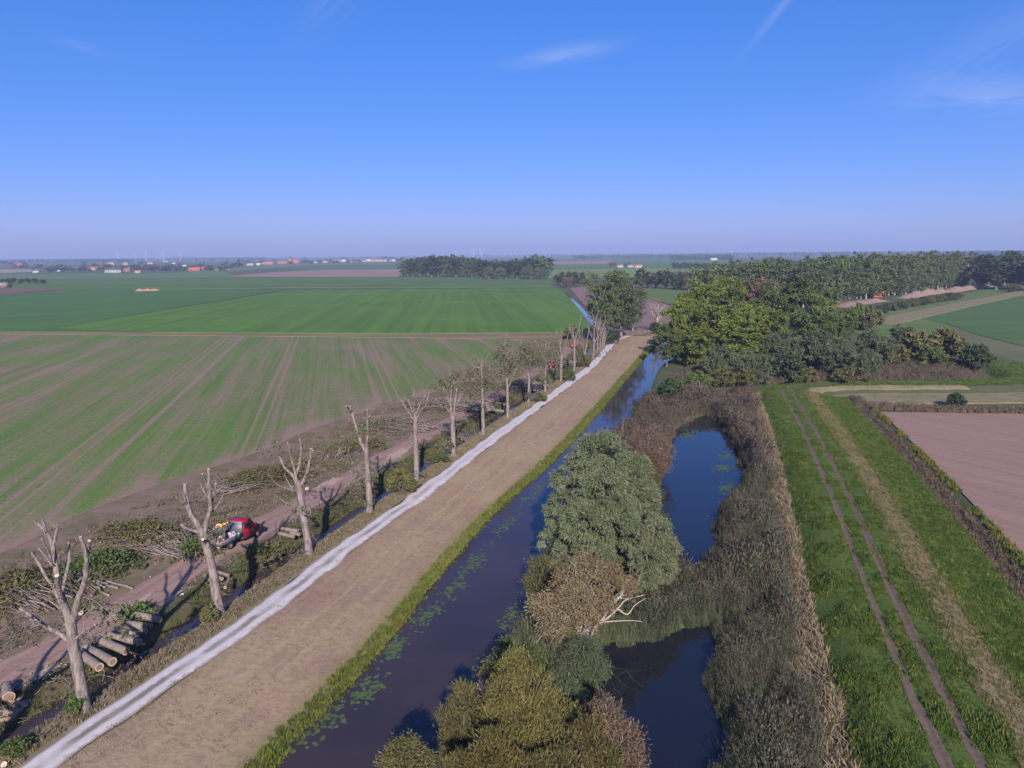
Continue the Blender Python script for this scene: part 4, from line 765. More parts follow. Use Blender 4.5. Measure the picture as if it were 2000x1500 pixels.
for i, (x, yb, yt, w, lab) in enumerate(((785,965,915,60,'green bush on the ditch bank between the fourth and fifth cut tree'), (862,905,880,34,'green bush on the ditch between the fifth and sixth cut tree'), (1140,718,690,26,'dark bush at the ditch behind the thirteenth cut tree'), (1112,745,715,26,'dark bush at the ditch behind the twelfth cut tree'), (1055,785,765,28,'dark bush at the ditch beside the tenth cut tree'), (150,1392,1352,40,'leafy suckers left of the nearest cut tree'), (410,1215,1180,38,'leafy suckers left of the second cut tree'), (30,1470,1440,60,'grey green weeds on the verge at the lower left'), (497,1100,1060,46,'leafy scrub on the ditch bank behind the second cut tree'))):
    (GreenSh if i % 2 else OliveSh).at('bush', x, yb, yt, w, lab, 'bush', 'bushes along the ditch')

# ------------------------------------------------------------------ trees right of the river
YG = [Kind(260+i, 17, 13, .1, 16, 9000, .60, .7, 'round', L_yelgreen, B_dark, per=70, spread=.2, shell=.62) for i in range(2)]
GR = [Kind(264+i, 17, 13, .1, 15, 8000, .60, .7, 'round', L_green, B_dark, per=70, spread=.2, shell=.62) for i in range(2)]
BR = Kind(268, 16, 10, .15, 12, 2400, .7, .6, 'round', L_brown, B_dark, per=30, bare=3)
TG = 'mixed trees behind the river'
for k, x, yb, yt, w, lab in ((YG[0],1322,703,590,66,'yellowish tree overhanging the river end'), (YG[1],1372,668,551,92,'tall yellow green tree at the back left of the riverside group'), (YG[0],1420,660,549,104,'round yellow green crown at the top of the riverside group'), (YG[1],1392,702,592,104,'yellow green tree in the middle of the riverside group'), (YG[0],1362,718,640,84,'low bright yellow green tree at the front of the riverside group'), (YG[1],1440,708,622,94,'bright yellow green tree before the grey willows'), (BR,1480,664,545,60,'brownish thin crowned tree on top of the riverside group'), (GR[0],1508,672,556,92,'dark green tree right of the brownish one'), (GR[1],1556,668,554,88,'dark green tree in front of the plantation trunks'), (GR[0],1470,690,590,84,'green tree between the yellow crowns and the willows'), (YG[1],1602,668,570,62,'green tree at the right end of the riverside group'), (YG[0],1655,652,604,52,'small yellow green tree right of the riverside group'), (GR[1],1302,716,640,56,'dark overhanging tree at the water side'), (YG[1],1345,690,572,84,'yellow green tree behind the overhanging one'), (YG[0],1460,700,600,84,'yellow green tree left of the tall grey willow'), (GR[0],1580,690,600,84,'green tree above the willow thicket'), (GR[1],1415,690,575,96,'green tree in the heart of the riverside group'), (GR[0],1330,712,655,52,'low dark green tree closing the river end'), (YG[0],1500,700,610,80,'yellow green tree behind the tall grey willow'), (GR[1],1630,690,618,70,'green tree behind the broad grey willow')):
    k.at('tree', x, yb, yt, w, lab, 'tree', TG)
GW = [Kind(280+i, 6, 8, .05, 18, 7500, .42, .3, 'dome', L_greywillow, B_dark, per=70, spread=.22, stems=4, rt=.16, shell=.55, rand=.5) for i in range(3)]
for i, (x, yb, yt, w, lab) in enumerate(((1405,748,664,70,'grey willow bush before the yellow green trees'), (1468,752,680,84,'grey willow bush in front, left of the dark one'), (1520,735,650,92,'tall grey willow left of the willow thicket'), (1592,728,636,112,'broad grey willow in the middle of the thicket'), (1640,742,668,80,'grey willow at the front of the thicket'), (1706,722,642,96,'rounded grey willow right of the thicket'), (1690,744,676,64,'low grey willow beside the pale reeds'), (1764,672,632,64,'dark grey willow at the back right'))):
    GW[i % 3].at('willow_bush', x, yb, yt, w, lab, 'willow', 'grey willow bushes')
for i, (k, x, yb, yt, w, lab) in enumerate(((DarkSh,1540,747,686,66,'dark green bush standing alone before the willows'), (DarkSh,1905,728,670,64,'dark round bush at the right end casting a shadow on the reeds'), (DarkSh,1308,785,735,62,'dark bush at the water edge beyond the red reeds'), (OliveSh,1408,756,716,54,'yellowish bush left of two in front of the willows'), (OliveSh,1458,756,720,48,'yellowish bush right of two in front of the willows'), (GreenSh,1360,764,722,60,'green bush beside the dark water edge bush'), (OliveSh,1790,712,644,84,'brown olive bush behind the pale reeds'), (OliveSh,1846,706,640,80,'olive bush left of the dark round bush'), (OliveSh,1740,720,662,60,'brown bush between willow and olive bushes'), (GreenSh,1820,722,676,70,'green bush at the foot of the olive bushes'), (GreenSh,1672,640,590,44,'dark bush beside the spoil bank'), (OliveSh,1700,646,596,50,'rounded brown bush below the excavator'), (OliveSh,1575,748,716,46,'low olive bush right of the dark bush'), (DarkSh,1868,797,766,42,'low dark bush on the headland of the bare field'), (OliveSh,1650,748,714,54,'low olive bush below the front willow'))):
    k.at('bush', x, yb, yt, w, lab, 'bush', 'bushes beyond the reeds')
Twig = Kind(300, 3, 2.5, .05, 9, 30, .2, .3, 'dome', L_twigred, B_twig, per=10, stems=3, rt=.05, bare=9)
for x, yb, yt, w, lab in ((1348,782,738,36,'pale leafless twigs rising from the red reeds'), (1307,785,752,16,'bleached dead stem at the left edge of the red reeds'), (1216,872,800,6,'single bleached pole standing in the river')):
    Twig.at('dead_shrub', x, yb, yt, w, lab, 'shrub', None, None, None, ('stems', 'twigs'))

# ------------------------------------------------------------------ the big willow and the island shrubs
def spray_tree(name, lobes, base, n, size, asp, leaf, brk, label, cat, seed, per=30, spread=.24, droop=.35, rt=.3, bare=2, shell=.62, rand=.5):
    """lobes traced: (px, py, depth offset m, radius px, squash)"""
    rng = np.random.default_rng(seed); b = PG(*base); L = []
    for (px, py, dy, rp, sq) in lobes:
        c = PL(px, py, b[1]+dy); Z = (b[1]+dy)*math.cos(PITCH)+(HCAM-c[2])*math.sin(PITCH); r = rp*Z/F_PX; L.append((tuple(c-b), (r, r, r*sq)))
    L0 = list(L)
    if 'shrub' in name: L = L+[((c[0]*.92, c[1]*.92, c[2]*.48), tuple(np.array(r)*.85)) for c, r in L0]; n = int(n*1.35)
    e = ob(name, None, None, b); tag(e, label, cat); pos, out = crown_points(rng, L, n, per, spread, shell, .25); ok = pos[:, 2] > .15; pos, out = pos[ok], out[ok]
    mb = MB(); add_leaves(mb, pos, out*.7+rng.standard_normal(pos.shape)*rand+np.array([0, 0, -droop]), size, asp, rng); mb.build('crown', leaf, e)
    tb = MB()
    for c, r in L0:
        c = np.array(c); a = np.array([c[0]*.10, c[1]*.10, -.1]); tb.tube(limb_pts(rng, a, c+np.array([0, 0, r[2]*.3]), 8, .05, .05), np.linspace(rt, rt*.25, 8), 6)
        for _ in range(bare): q = c*rng.uniform(.5, .9); tb.tube(limb_pts(rng, q, c+rng.standard_normal(3)*np.array(r)*.62, 6, 0, .06), np.linspace(rt*.28, .012, 6), 4)
    tb.build('trunk', brk, e, True); return e
spray_tree('willow_tree', [(1172,902,.5,56,.95), (1122,940,.5,40,1.), (1232,930,.5,44,1.), (1178,962,-1.5,50,1.), (1248,985,-.5,40,1.1), (1098,1000,.5,36,1.1), (1140,1020,-2.5,42,1.), (1205,1030,-3,46,1.), (1086,1062,0,30,1.), (1165,1080,-3.5,40,.9), (1110,1085,-2,34,.8), (1225,1085,-2.5,36,.8)], (1188, 1118), 120000, .34, .17, L_willow, B_dark, 'large silvery green willow standing between river and blue pond', 'willow', 310, 170, .15, .5, shell=.72, rand=.4)
spray_tree('willow_tree', [(1278,1042,.5,32,1.), (1296,1075,0,28,1.), (1262,1090,-1,30,.9), (1290,1112,-.5,28,.9), (1262,1130,-1.5,26,.8)], (1272, 1165), 34000, .34, .17, L_willow, B_dark, 'smaller silvery willow dome at the right foot of the large willow', 'willow', 311, 190, .2, .55, rand=.4)
spray_tree('dry_willow', [(1150,1106,0,28,1.), (1106,1134,0,30,1.1), (1192,1126,.5,26,1.), (1062,1186,-.5,30,.9), (1124,1172,-1,32,1.), (1176,1172,0,26,1.), (1088,1226,-1.5,32,.8), (1228,1146,1,20,1.), (1148,1215,-1.5,28,.9)], (1130, 1262), 19000, .22, .30, L_drywillow, B_twig, 'half dry brown willow with bleached branches below the large willow', 'willow', 312, 40, .30, .2, .13, 12, .35)
rng = np.random.default_rng(5)
def snag(pts, r0, r1, label, base_depth=0):
    b = PG(*pts[0][:2]); mb = MB(); e = ob('dead_branch', None, None, b); tag(e, label, 'branch')
    for k, (chain, a, c) in enumerate(r0):
        P0 = [PL(px, py, b[1]+dy)-b for px, py, dy in chain]; mb = MB(); mb.tube(smooth_poly(P0, 4*len(chain)), np.linspace(a, c, 4*len(chain)), 6); mb.build('branch', B_twig, e, True)
    return e
snag([(1150,1222)], [([(1150,1226,-1.5), (1185,1208,-2), (1210,1185,-2), (1222,1172,-2), (1258,1162,-2.2)], .11, .03), ([(1205,1188,-2), (1225,1200,-2), (1240,1182,-2), (1262,1168,-2)], .07, .02), ([(1160,1222,-1.5), (1180,1215,-2), (1230,1212,-2.4), (1255,1214,-2.5)], .08, .02), ([(1170,1214,-2), (1168,1190,-2), (1166,1172,-2)], .05, .02)], 0, 'bleached forked branch reaching from the dry willow over the lower pond')
spray_tree('yellow_shrub', [(905,1362,0,24,1.2), (878,1400,0,24,1.1), (928,1392,0,24,1.1), (890,1440,-.5,28,1.), (925,1440,0,26,1.), (900,1480,-1,30,1.)], (905, 1500), 14000, .24, .2, L_olive, B_dark, 'olive shrub with reddish twigs at the bottom, left of the yellow ones', 'shrub', 320, 40, .30, -.75, .07, 14, .4)
spray_tree('yellow_shrub', [(1005,1300,1,26,1.2), (1042,1335,.5,32,1.), (985,1352,0,30,1.1), (1068,1382,0,34,1.), (1020,1395,-.5,36,1.), (972,1405,0,30,1.), (1110,1412,0,34,1.), (1065,1440,-1,38,1.), (1010,1452,-1,38,1.), (1130,1460,-.5,36,1.)], (1030, 1560), 30000, .24, .20, L_yellow, B_dark, 'large yellow autumn shrub at the bottom centre', 'shrub', 321, 40, .30, -.75, .08, 12, .6)
spray_tree('yellow_shrub', [(955,1462,0,32,1.), (990,1500,0,34,.9), (1095,1490,0,34,.9), (1150,1430,.5,30,1.), (1180,1475,0,30,.9), (1140,1510,0,36,.9), (900,1500,0,30,.9), (1045,1510,-.5,36,.9)], (1060, 1640), 24000, .24, .20, L_yellow, B_dark, 'low yellow shrub along the bottom edge', 'shrub', 322, 40, .30, -.75, .07, 12, .6)
spray_tree('shrub', [(985,1300,0,30,1.), (1000,1335,-.5,34,1.), (960,1320,0,24,1.)], (990, 1375), 9000, .18, .3, L_olive, B_twig, 'olive green shrub between dry willow and yellow shrubs', 'shrub', 323, 20, .3, -.1, .06, 4)
spray_tree('shrub', [(790,1470,0,30,.9), (765,1490,0,26,.8), (815,1490,0,30,.8)], (790, 1530), 8500, .17, .35, L_olive, B_twig, 'dark olive shrub at the bottom edge beside the river', 'shrub', 324, 20, .3, -.1, .06, 4)
spray_tree('twig_shrub', [(945,1360,0,24,1.2), (950,1400,0,24,1.)], (948, 1440), 900, .2, .25, L_twigred, B_twig, 'reddish leafless twigs between the olive and yellow shrubs', 'shrub', 325, 14, .35, -.6, .05, 14)
spray_tree('shrub', [(1180,1400,0,34,.9), (1215,1440,0,34,.9), (1225,1480,0,34,.9)], (1205, 1530), 9500, .2, .2, L_brown, B_twig, 'pinkish grey shrub at the edge of the lower pond', 'shrub', 326, 22, .3, -.1, .06, 5)
spray_tree('round_shrub', [(1265,862,0,32,.9), (1245,880,0,26,.9), (1290,882,0,26,.9), (1268,900,-.5,30,.8)], (1268, 928), 15000, .17, .4, L_brown, B_twig, 'round reddish brown shrub at the left shore of the blue pond', 'shrub', 327, 26, .28, 0, .07, 4)
spray_tree('shrub', [(1060,1110,0,24,.9), (1045,1140,0,24,.9), (1085,1125,0,22,.9)], (1062, 1175), 6500, .18, .3, L_olive, B_twig, 'yellowish shrub at the river edge left of the dry willow', 'shrub', 328, 22, .3, -.2, .06, 3)
spray_tree('shrub', [(1140,1268,0,28,.9), (1120,1300,0,32,.9), (1160,1300,0,28,.9)], (1140, 1345), 9500, .26, .14, L_greywillow, B_twig, 'grey green drooping shrub at the head of the lower pond', 'shrub', 329, 26, .3, .5, .06, 2)
spray_tree('shrub', [(1105,1350,.5,24,1.1), (1130,1375,.5,24,1.), (1085,1335,1,20,1.1)], (1110, 1420), 6500, .20, .2, L_greywillow, B_twig, 'grey green reedy shrub between the yellow shrub and the lower pond', 'shrub', 330, 30, .32, -.3, .05, 3)
spray_tree('shrub', [(1150,1395,0,22,1.), (1175,1372,.5,18,1.)], (1160, 1450), 3500, .18, .3, L_brown, B_twig, 'small pinkish shrub behind the yellow shrub at the pond edge', 'shrub', 331, 26, .32, -.3, .05, 6)
spray_tree('shrub', [(1035,1285,.5,18,1.2), (1060,1300,.5,18,1.1), (985,1265,.5,16,1.2)], (1030, 1345), 5200, .18, .3, L_green, B_twig, 'green upright shrub at the head of the yellow shrubs', 'shrub', 332, 26, .32, -.4, .05, 4)

# ================================================================== LOGS, BRUSH AND CHIPS
B_log = bark('log_bark', (.285,.235,.205), (.17,.135,.115), (.20,.185,.125))
M_chip = plain('wood_chip', (.50,.37,.26), .9, var=.25)
def log(a, b, dia, label, z=0., group='cut logs by the ditch', flare=1.0, hollow=.66, seed=0):
    rng = np.random.default_rng(seed); A = P(*a, dia/2-.05+z); Bp = P(*b, dia/2-.03+z); c = (A+Bp)/2; e = ob('log', None, None, (c[0], c[1], min(A[2], Bp[2])-dia/2)); o = np.array(e.location); tag(e, label, 'log', group)
    n = 7; pts = limb_pts(rng, A-o, Bp-o, n, 0, .008); r = np.linspace(dia*flare, dia*.94, n)/2; mb = MB(); mb.tube(pts, r, 16, cap1=False, bump=.025, rng=rng); mb.build('bark', B_log, e, True)
    for p, q, rr in ((pts[0], pts[1], r[0]), (pts[-1], pts[-2], r[-1])):
        d = unit(p-q); mb = MB(); disc(mb, p+d*.003, d, rr*.985, 16); f = mb.build('cut_face', M_sap, e); mb = MB(); disc(mb, p+d*.010, d, rr*hollow, 14); mb.build('heartwood', M_heart, f)
    return e
LQ = lambda x, y: (140+x/7.5, 1140+y/7.5)
logs = [((405,1225),(120,1000),.62,'thick log nearest the camera, half hidden by the nearest cut tree',0,1.), ((598,1145),(210,925),.58,'thick log with a flared pale end, second from the nearest cut tree',0,1.12), ((795,990),(415,825),.60,'third thick log of the row, with a sawn branch stub',0,1.), ((990,855),(490,740),.52,'long fourth log lying under green leaves',0,1.), ((975,735),(870,712),.46,'short thick log end beside the fourth log',0,1.), ((1060,630),(825,600),.66,'fat log lying on top of the stack',.14,1.), ((1165,620),(1060,600),.38,'small log end right of the fat log',0,1.), ((1095,695),(1010,680),.38,'small log end below the fat log',0,1.), ((1290,525),(940,450),.52,'long log at the far end of the big stack',0,1.)]
for i, (a, b, d, lab, z, fl) in enumerate(logs): log(LQ(*a), LQ(*b), d, lab, z, flare=fl, seed=i)
log((17, 1362), (12, 1340), .72, 'short hollow log facing the camera at the left edge', flare=1.05, hollow=.80, seed=30)
q = lambda x, y: (280+x/4.1667, 880+y/4.1667)
for i, (a, b, d, lab) in enumerate((((1222,700),(1100,672),.40,'front log of the small stack behind the third cut tree'), ((1258,655),(1110,632),.40,'upper log of the small stack behind the third cut tree'), ((1270,684),(1200,668),.34,'short log at the right of the small stack'), ((545,1060),(500,1015),.3,'split log left of the second cut tree trunk'), ((640,1045),(560,1000),.32,'front log of the heap behind the second cut tree'), ((690,1015),(600,985),.30,'back log of the heap behind the second cut tree'), ((665,1115),(700,1040),.26,'pale debarked log pointing at the ditch'), ((905,1112),(945,1118),.14,'short pale billet on the verge'), ((690,522),(725,508),.14,'pale billet lying behind the red truck'))):
    log(q(*a), q(*b), d, lab, seed=40+i, hollow=.6)
log((1004, 806), (925, 797), .52, 'felled trunk lying across the ditch behind the eighth cut tree', seed=60, group='felled trunks')
log((985, 790), (930, 778), .36, 'thinner felled trunk behind the felled trunk over the ditch', seed=61, group='felled trunks')
def slice_(px, py, d, h, label, lean=(0, -.6, .8)):
    b = PG(px, py); e = ob('wood_slice', None, None, b); tag(e, label, 'wood', 'sawn tree slices'); dv = unit(np.array(lean)); mb = MB(); c = np.array([0, 0, d*.42]); mb.tube([c-dv*h, c], [d/2, d/2], 12, cap1=False, cap0=True); mb.build('bark', B_log, e); mb = MB(); disc(mb, c+dv*.003, dv, d*.49, 12); mb.build('cut_face', M_cut, e)
slice_(158, 1202, .42, .25, 'pale sawn slice standing on the track left of the log row'); slice_(427, 1032, .62, .35, 'large pale sawn slice leaning behind the truck bed'); slice_(356, 1165, .3, .25, 'small sawn slice beside the track'); slice_(8, 1498, .35, .2, 'pale sawn slice at the lower left corner'); slice_(600, 958, .5, .3, 'pale sawn slice behind the third cut tree'); slice_(893, 850, .4, .3, 'sawn slice at the ditch behind the sixth cut tree')
for i, (a, b, lab) in enumerate((((180,1165),(208,1131),'x'), ((204,1150),(170,1135),'x'), ((258,1152),(212,1142),'x'), ((229,1152),(190,1140),'x'), ((212,1166),(180,1148),'x'))):
    lab = ['cut branch sticking out of the leafy heap behind the nearest cut tree', 'grey branch beside the leafy heap, farthest left', 'long straight branch at the right end of the branch bundle', 'cut branch in the middle of the bundle', 'short branch at the front of the bundle'][i]
    A, Bq = PG(*a), PG(*b); o = (A+Bq)/2; e = ob('cut_branch', None, None, o); tag(e, lab, 'branch', 'cut branches by the track'); mb = MB(); pp = limb_pts(np.random.default_rng(i), A-o+np.array([0, 0, .12]), Bq-o+np.array([0, 0, .3]), 6, 0, .03); mb.tube(pp, np.linspace(.11, .07, 6), 7, cap1=False); mb.build('bark', B_log, e, True); mb = MB(); disc(mb, pp[0]+unit(pp[0]-pp[1])*.004, pp[0]-pp[1], .11, 7); mb.build('cut_face', M_cut, e)

def brush(px, py, L, W, h, ang, nb, nl, label, seed, leafend=1, leaf=L_brush, lsz=.26):
    """a heap of felled crowns: butts at one end, leafy tips at the other"""
    rng = np.random.default_rng(seed); b = PG(px, py); e = ob('brush_pile', None, None, b, ang); tag(e, label, 'brush pile', 'heaps of felled branches'); mb = MB(); big = 0
    for k in range(nb):
        y0 = rng.uniform(-W, W); x0 = -L*rng.uniform(.55, 1.05)*leafend; x1 = L*rng.uniform(-.1, .9)*leafend; z0 = h*rng.uniform(.03, .35)*(1-abs(y0)/W*.6); a = np.array([x0, y0*.8, z0]); c = np.array([x1, y0+rng.normal(0, W*.35), h*rng.uniform(.2, 1.)*(1-(abs(y0)/W)**2*.7)])
        p = limb_pts(rng, a, c, 6, .06, .04)
        if k % 6 == 0:
            m2 = MB(); m2.tube(p, np.linspace(rng.uniform(.06, .1), .02, 6), 6, cap1=False); o = m2.build('branch', B_grey, e, True); m2 = MB(); disc(m2, p[0]+unit(p[0]-p[1])*.004, p[0]-p[1], .07, 6); m2.build('cut_end', M_cut, o)
        else: mb.tube(p, np.linspace(rng.uniform(.025, .055), .008, 6), 4, cap1=False)
    t = mb.build('branches', B_grey, e, True); t['kind'] = 'stuff'
    k = max(1, nl//22); cx = rng.normal(.25, .42, k)*L*leafend; cy = rng.normal(0, .5, k)*W; cz = h*np.clip(1-(cx/L)**2*.6-(cy/W)**2*.5, .12, 1)*rng.uniform(.35, 1.1, k); p = np.repeat(np.column_stack([cx, cy, cz]), 22, 0)+rng.standard_normal((k*22, 3))*np.array([.32, .32, .2]); p[:, 2] = np.abs(p[:, 2])+.03
    mb = MB(); add_leaves(mb, p, rng.standard_normal(p.shape)+np.array([0, 0, -.2]), lsz, .6, rng); f = mb.build('foliage', leaf, e); f['kind'] = 'stuff'
    return e
brush(55, 1160, 5, 3.2, 1.5, R(160), 50, 4200, 'leafy brush heap at the left edge behind the nearest cut tree', 1)
brush(185, 1120, 3.2, 2.2, 1.7, R(60), 40, 4200, 'dark leafy brush heap right behind the nearest cut tree', 2, 1, L_green)
brush(300, 1060, 6.0, 2.6, 1.5, R(150), 120, 6000, 'long brush heap with bare butts left of the truck', 3)
brush(385, 1085, 1.6, 1.4, 1.4, R(100), 18, 1500, 'small dark leafy heap just behind the truck', 4, 1, L_green)
brush(500, 945, 6.2, 3.0, 1.6, R(40), 90, 7000, 'large leafy brush heap above the truck and left of the third cut tree', 5)
brush(590, 920, 3, 2, 1.2, R(160), 40, 1800, 'brush heap behind the head of the third cut tree', 6)
brush(690, 880, 5, 3.0, 1.3, R(70), 40, 4000, 'green brush heap behind the fourth cut tree', 7)
brush(775, 838, 6.5, 2.6, 1.5, R(168), 120, 3000, 'grey brush heap with bare branches between the fourth and fifth cut trees', 8)
brush(880, 800, 8, 2.6, 1.6, R(172), 130, 3200, 'long grey brush heap behind the sixth cut tree', 9)
brush(905, 852, 4, 2, 1.3, R(120), 60, 700, 'bare branch heap at the ditch beside the sixth cut tree', 10)
brush(1010, 760, 8, 3, 1.6, R(170), 100, 3000, 'grey brush heap behind the ninth cut tree', 11)
brush(1090, 715, 7, 3, 1.6, R(165), 90, 2400, 'brush heap before the orange excavator', 12)
brush(1250, 655, 6, 2.2, 1.3, R(10), 60, 600, 'dark heap of branches beside the bend of the path', 13)
brush(520, 1090, 2.2, 1.2, .9, R(70), 30, 1400, 'tangle of branches hanging over the ditch behind the second cut tree', 14)
brush(255, 1205, 1.6, 1.3, .5, R(30), 12, 900, 'loose leafy branches lying over the log row', 15, 1, L_green)
brush(1655, 592, 10, 6, 2.4, R(20), 60, 1500, 'dark brush heap right of the red excavator', 16, 1, L_dark, .7)

rng = np.random.default_rng(77)
chip = []
for i in range(3): mb = MB(); mb.box((0, 0, .03), (rng.uniform(.12, .4), rng.uniform(.04, .10), rng.uniform(.03, .06)), rng.random()*3); chip.append(proto('chip', mb, M_chip))
ch = offset(Cv, -9.2); q = in_strip(rng, offset(Cv, -8.4), offset(Cv, -10.2), 1500); q = q[vnoise(q, .5, 3) > -.05]; q2 = in_strip(rng, offset(Cv, -13.5), offset(Cv, -20), 420); q3 = in_strip(rng, offset(Cv, -3.8), offset(Cv, -1.5), 160)
scatter('wood_chips', chip, on_ground(np.vstack([q, q2, q3]), .0), 'pale wood chips and splinters along the logging track', (.25, .95), .15, 30)
# twigs, torn bark and wilted leaves strewn over the felling strip
lit = []
for i in range(5):
    r_ = np.random.default_rng(500+i); mb = MB()
    for _ in range(7):
        a_ = r_.normal(0, .45, 3)*[1, 1, 0]+[0, 0, .05]; d_ = unit(r_.standard_normal(3)*[1, 1, .25]); mb.tube(limb_pts(r_, a_, a_+d_*r_.uniform(.4, 1.3), 4, .05, .06), np.linspace(.028, .008, 4), 4, 0)
    p_ = r_.normal(0, .5, (46, 3))*[1, 1, 0]+np.column_stack([np.zeros(46), np.zeros(46), r_.uniform(.02, .22, 46)]); add_leaves(mb, p_, r_.standard_normal(p_.shape)*[1, 1, .4], .15, .6, r_, 1); lit.append(proto('litter', mb, [B_grey, L_brush]))
q1 = in_strip(rng, offset(Cv, -7.2), offset(Cv, -10.0), 620); q2 = in_strip(rng, offset(Cv, -13.8), offset(Cv, -25), 1100); q3 = in_strip(rng, offset(Cv, -5.0), offset(Cv, -7.0), 130)
qq = np.vstack([q1, q2, q3]); qq = qq[vnoise(qq, .4, 23)+.5*vnoise(qq, 1.3, 24) > -.15]; zz = on_ground(qq, .02); zz[:, 2] = np.maximum(zz[:, 2], -1.02)
scatter('felling_litter', lit, zz, 'twigs and wilted leaves strewn over the felling strip', (.5, 1.35), .12, 31)
# sawdust and split bark patches beside the track
m = NM('sawdust', .95, .1); co = m.coord(); k = m.noise(co, 3, 4, .7); m.col(m.mix(m.step(k, .35, .7), (.36,.25,.19), (.46,.34,.26))); M_dust = m.m
for i, (x, y, a, b) in enumerate(((255,1185,2.6,.5), (345,1165,1.8,.5), (60,1330,2.2,.6), (640,945,3.2,.8), (780,885,3.4,.9), (10,1395,1.5,.5))):
    c = PG(x, y); nrm = 24; t = np.linspace(0, 2*np.pi, nrm, endpoint=False); rr = np.random.default_rng(i).uniform(.7, 1.25, nrm); j = np.argmin(np.linalg.norm(C-c[:2], axis=1)); tv_ = unit(C[min(j+2, len(C)-1)]-C[j]); nv = np.array([tv_[1], -tv_[0]])
    xy = c[:2]+(np.cos(t)*rr*a)[:, None]*tv_+(np.sin(t)*rr*b)[:, None]*nv; mb = MB(); V = np.vstack([[*c[:2], h1(*c[:2])+.06], np.column_stack([xy, hz(xy)+.02])]); mb.add(V, [(0, 1+k, 1+(k+1) % nrm) for k in range(nrm)]); o = mb.build('sawdust_patch', M_dust); struct(o, 'pale sawdust lying beside the track')

# ------------------------------------------------------------------ lily pads
m = NM('lily_pad', .7, .2); co = m.coord(); inf = m.n('ShaderNodeObjectInfo'); m.col(m.mix(inf.outputs['Random'], (.06,.11,.03), (.10,.145,.05))); M_pad = m.m
pads = []
for i in range(3):
    r = np.random.default_rng(i); k = 9; t = np.linspace(.35, 2*np.pi-.35, k); V = np.vstack([[0, 0, .012], np.column_stack([np.cos(t)*r.uniform(.9, 1.1, k), np.sin(t)*r.uniform(.8, 1., k), .012+.03*r.random(k)])]); mb = MB(); mb.add(V, [(0, j+1, j+2) for j in range(k-1)]); pads.append(mb.mesh('lily_pad', M_pad))
def lily(px, py, a, b, n, label, size=.17, along=True):
    c = P(px, py, ZW); e = ob('water_lily', None, None, c); tag(e, label, 'water lily', 'patches of water lilies'); j = np.argmin(np.linalg.norm(LB-c[:2], axis=1)); tv_ = unit(LB[min(j+3, len(LB)-1)]-LB[j]); nv = np.array([tv_[1], -tv_[0]])
    for k in range(n):
        u, v = rng.normal(0, .45, 2); p = tv_*u*a+nv*v*b; w = c[:2]+p; dl, _ = near_curve(LB, w[None]); dr_, _ = near_curve(RB, w[None]); inp = in_poly(POND1, w[None])[0] or in_poly(POND2, w[None])[0]
        if not inp and not (dl[0] > .25 and dr_[0] < -.2): continue
        o = ob('lily_pad', pads[k % 3], e, (p[0], p[1], 0), rng.random()*6.28, size*rng.uniform(.6, 1.3))
for i, (x, y, a, b, n, lab) in enumerate(((560,1455,2.4,1.2,60,'water lilies nearest the bottom edge along the dry bank'), (640,1400,2.6,1.2,90,'dense water lilies along the bank, second patch from the bottom'), (720,1345,2.4,1.0,90,'water lilies beside the bank with a wide cluster'), (770,1265,2.6,1.0,90,'water lilies along the bank opposite the lower pond'), (830,1205,2.6,1.0,80,'water lilies along the bank opposite the dry willow'), (885,1150,3.0,1.0,70,'thin water lilies along the bank before the willow'), (925,1100,3.5,1.1,80,'dense strip of water lilies left of the large willow'), (985,1030,5,1.0,70,'scattered water lilies along the bank beyond the willow foot'), (1040,965,6,.9,50,'far water lilies along the bank behind the willow'), (1150,855,8,1.0,60,'farthest water lilies along the bank under the tree reflections'), (1000,1205,2.6,.9,60,'water lilies at the island edge before the dry willow'), (970,1275,2.0,.8,50,'water lilies at the island edge beside the olive shrub'), (945,1310,1.6,.8,40,'water lilies at the island edge beside the yellow shrubs'), (1410,915,3,1.6,60,'water lilies on the right side of the blue pond, upper patch'), (1415,890,3,1.3,45,'water lilies near the far right shore of the blue pond'), (1425,955,3.2,1.6,70,'large patch of water lilies in the right corner of the blue pond'), (1345,850,4,1.5,70,'water lilies at the far shore of the blue pond'), (1400,1010,1.6,1.0,20,'few water lilies in the reed bay of the blue pond'))):
    lily(x, y, a, b, n, lab, .15 if y > 1000 else .2)

# ------------------------------------------------------------------ vehicles
M_red = plain('red_vehicle_paint', (.32,.010,.026), .45, spec=.4); M_black = plain('black_plastic', (.02,.02,.024), .5); M_glass = plain('dark_window_glass', (.015,.02,.025), .1, spec=.8); M_alu = plain('aluminium', (.26,.26,.30), .5, .3); M_tyre = plain('tyre_rubber', (.018,.018,.018), .9); M_bedgrey = plain('grey_dropside', (.14,.14,.18), .5, .2)
M_orange = plain('orange_machine_paint', (.62,.07,.015), .5, spec=.3); M_white = plain('white_paint', (.45,.45,.46), .6); M_yellow = plain('yellow_plastic', (.75,.50,.03), .5); M_pink = plain('pink_plastic', (.75,.22,.28), .5); M_lav = plain('lavender_plastic', (.42,.38,.65), .5); M_lime = plain('lime_plastic', (.25,.6,.12), .5); M_oran = plain('orange_plastic', (.70,.24,.08), .6)
def wheel(parent, c, r, w, axis=(0, 1, 0)):
    mb = MB(); a = np.array(c)-np.array(axis)*w/2; b = np.array(c)+np.array(axis)*w/2; mb.tube([a, a*.85+b*.15, a*.15+b*.85, b], [r*.9, r, r, r*.9], 16, cap0=True); o = mb.build('wheel', M_tyre, parent, False); s = np.sign(c[1]); mb = MB(); mb.tube([np.array(c)+np.array(axis)*s*(w/2-.02), np.array(c)+np.array(axis)*s*(w/2+.012)], [r*.58, r*.5], 12); mb.build('rim', M_alu, o)
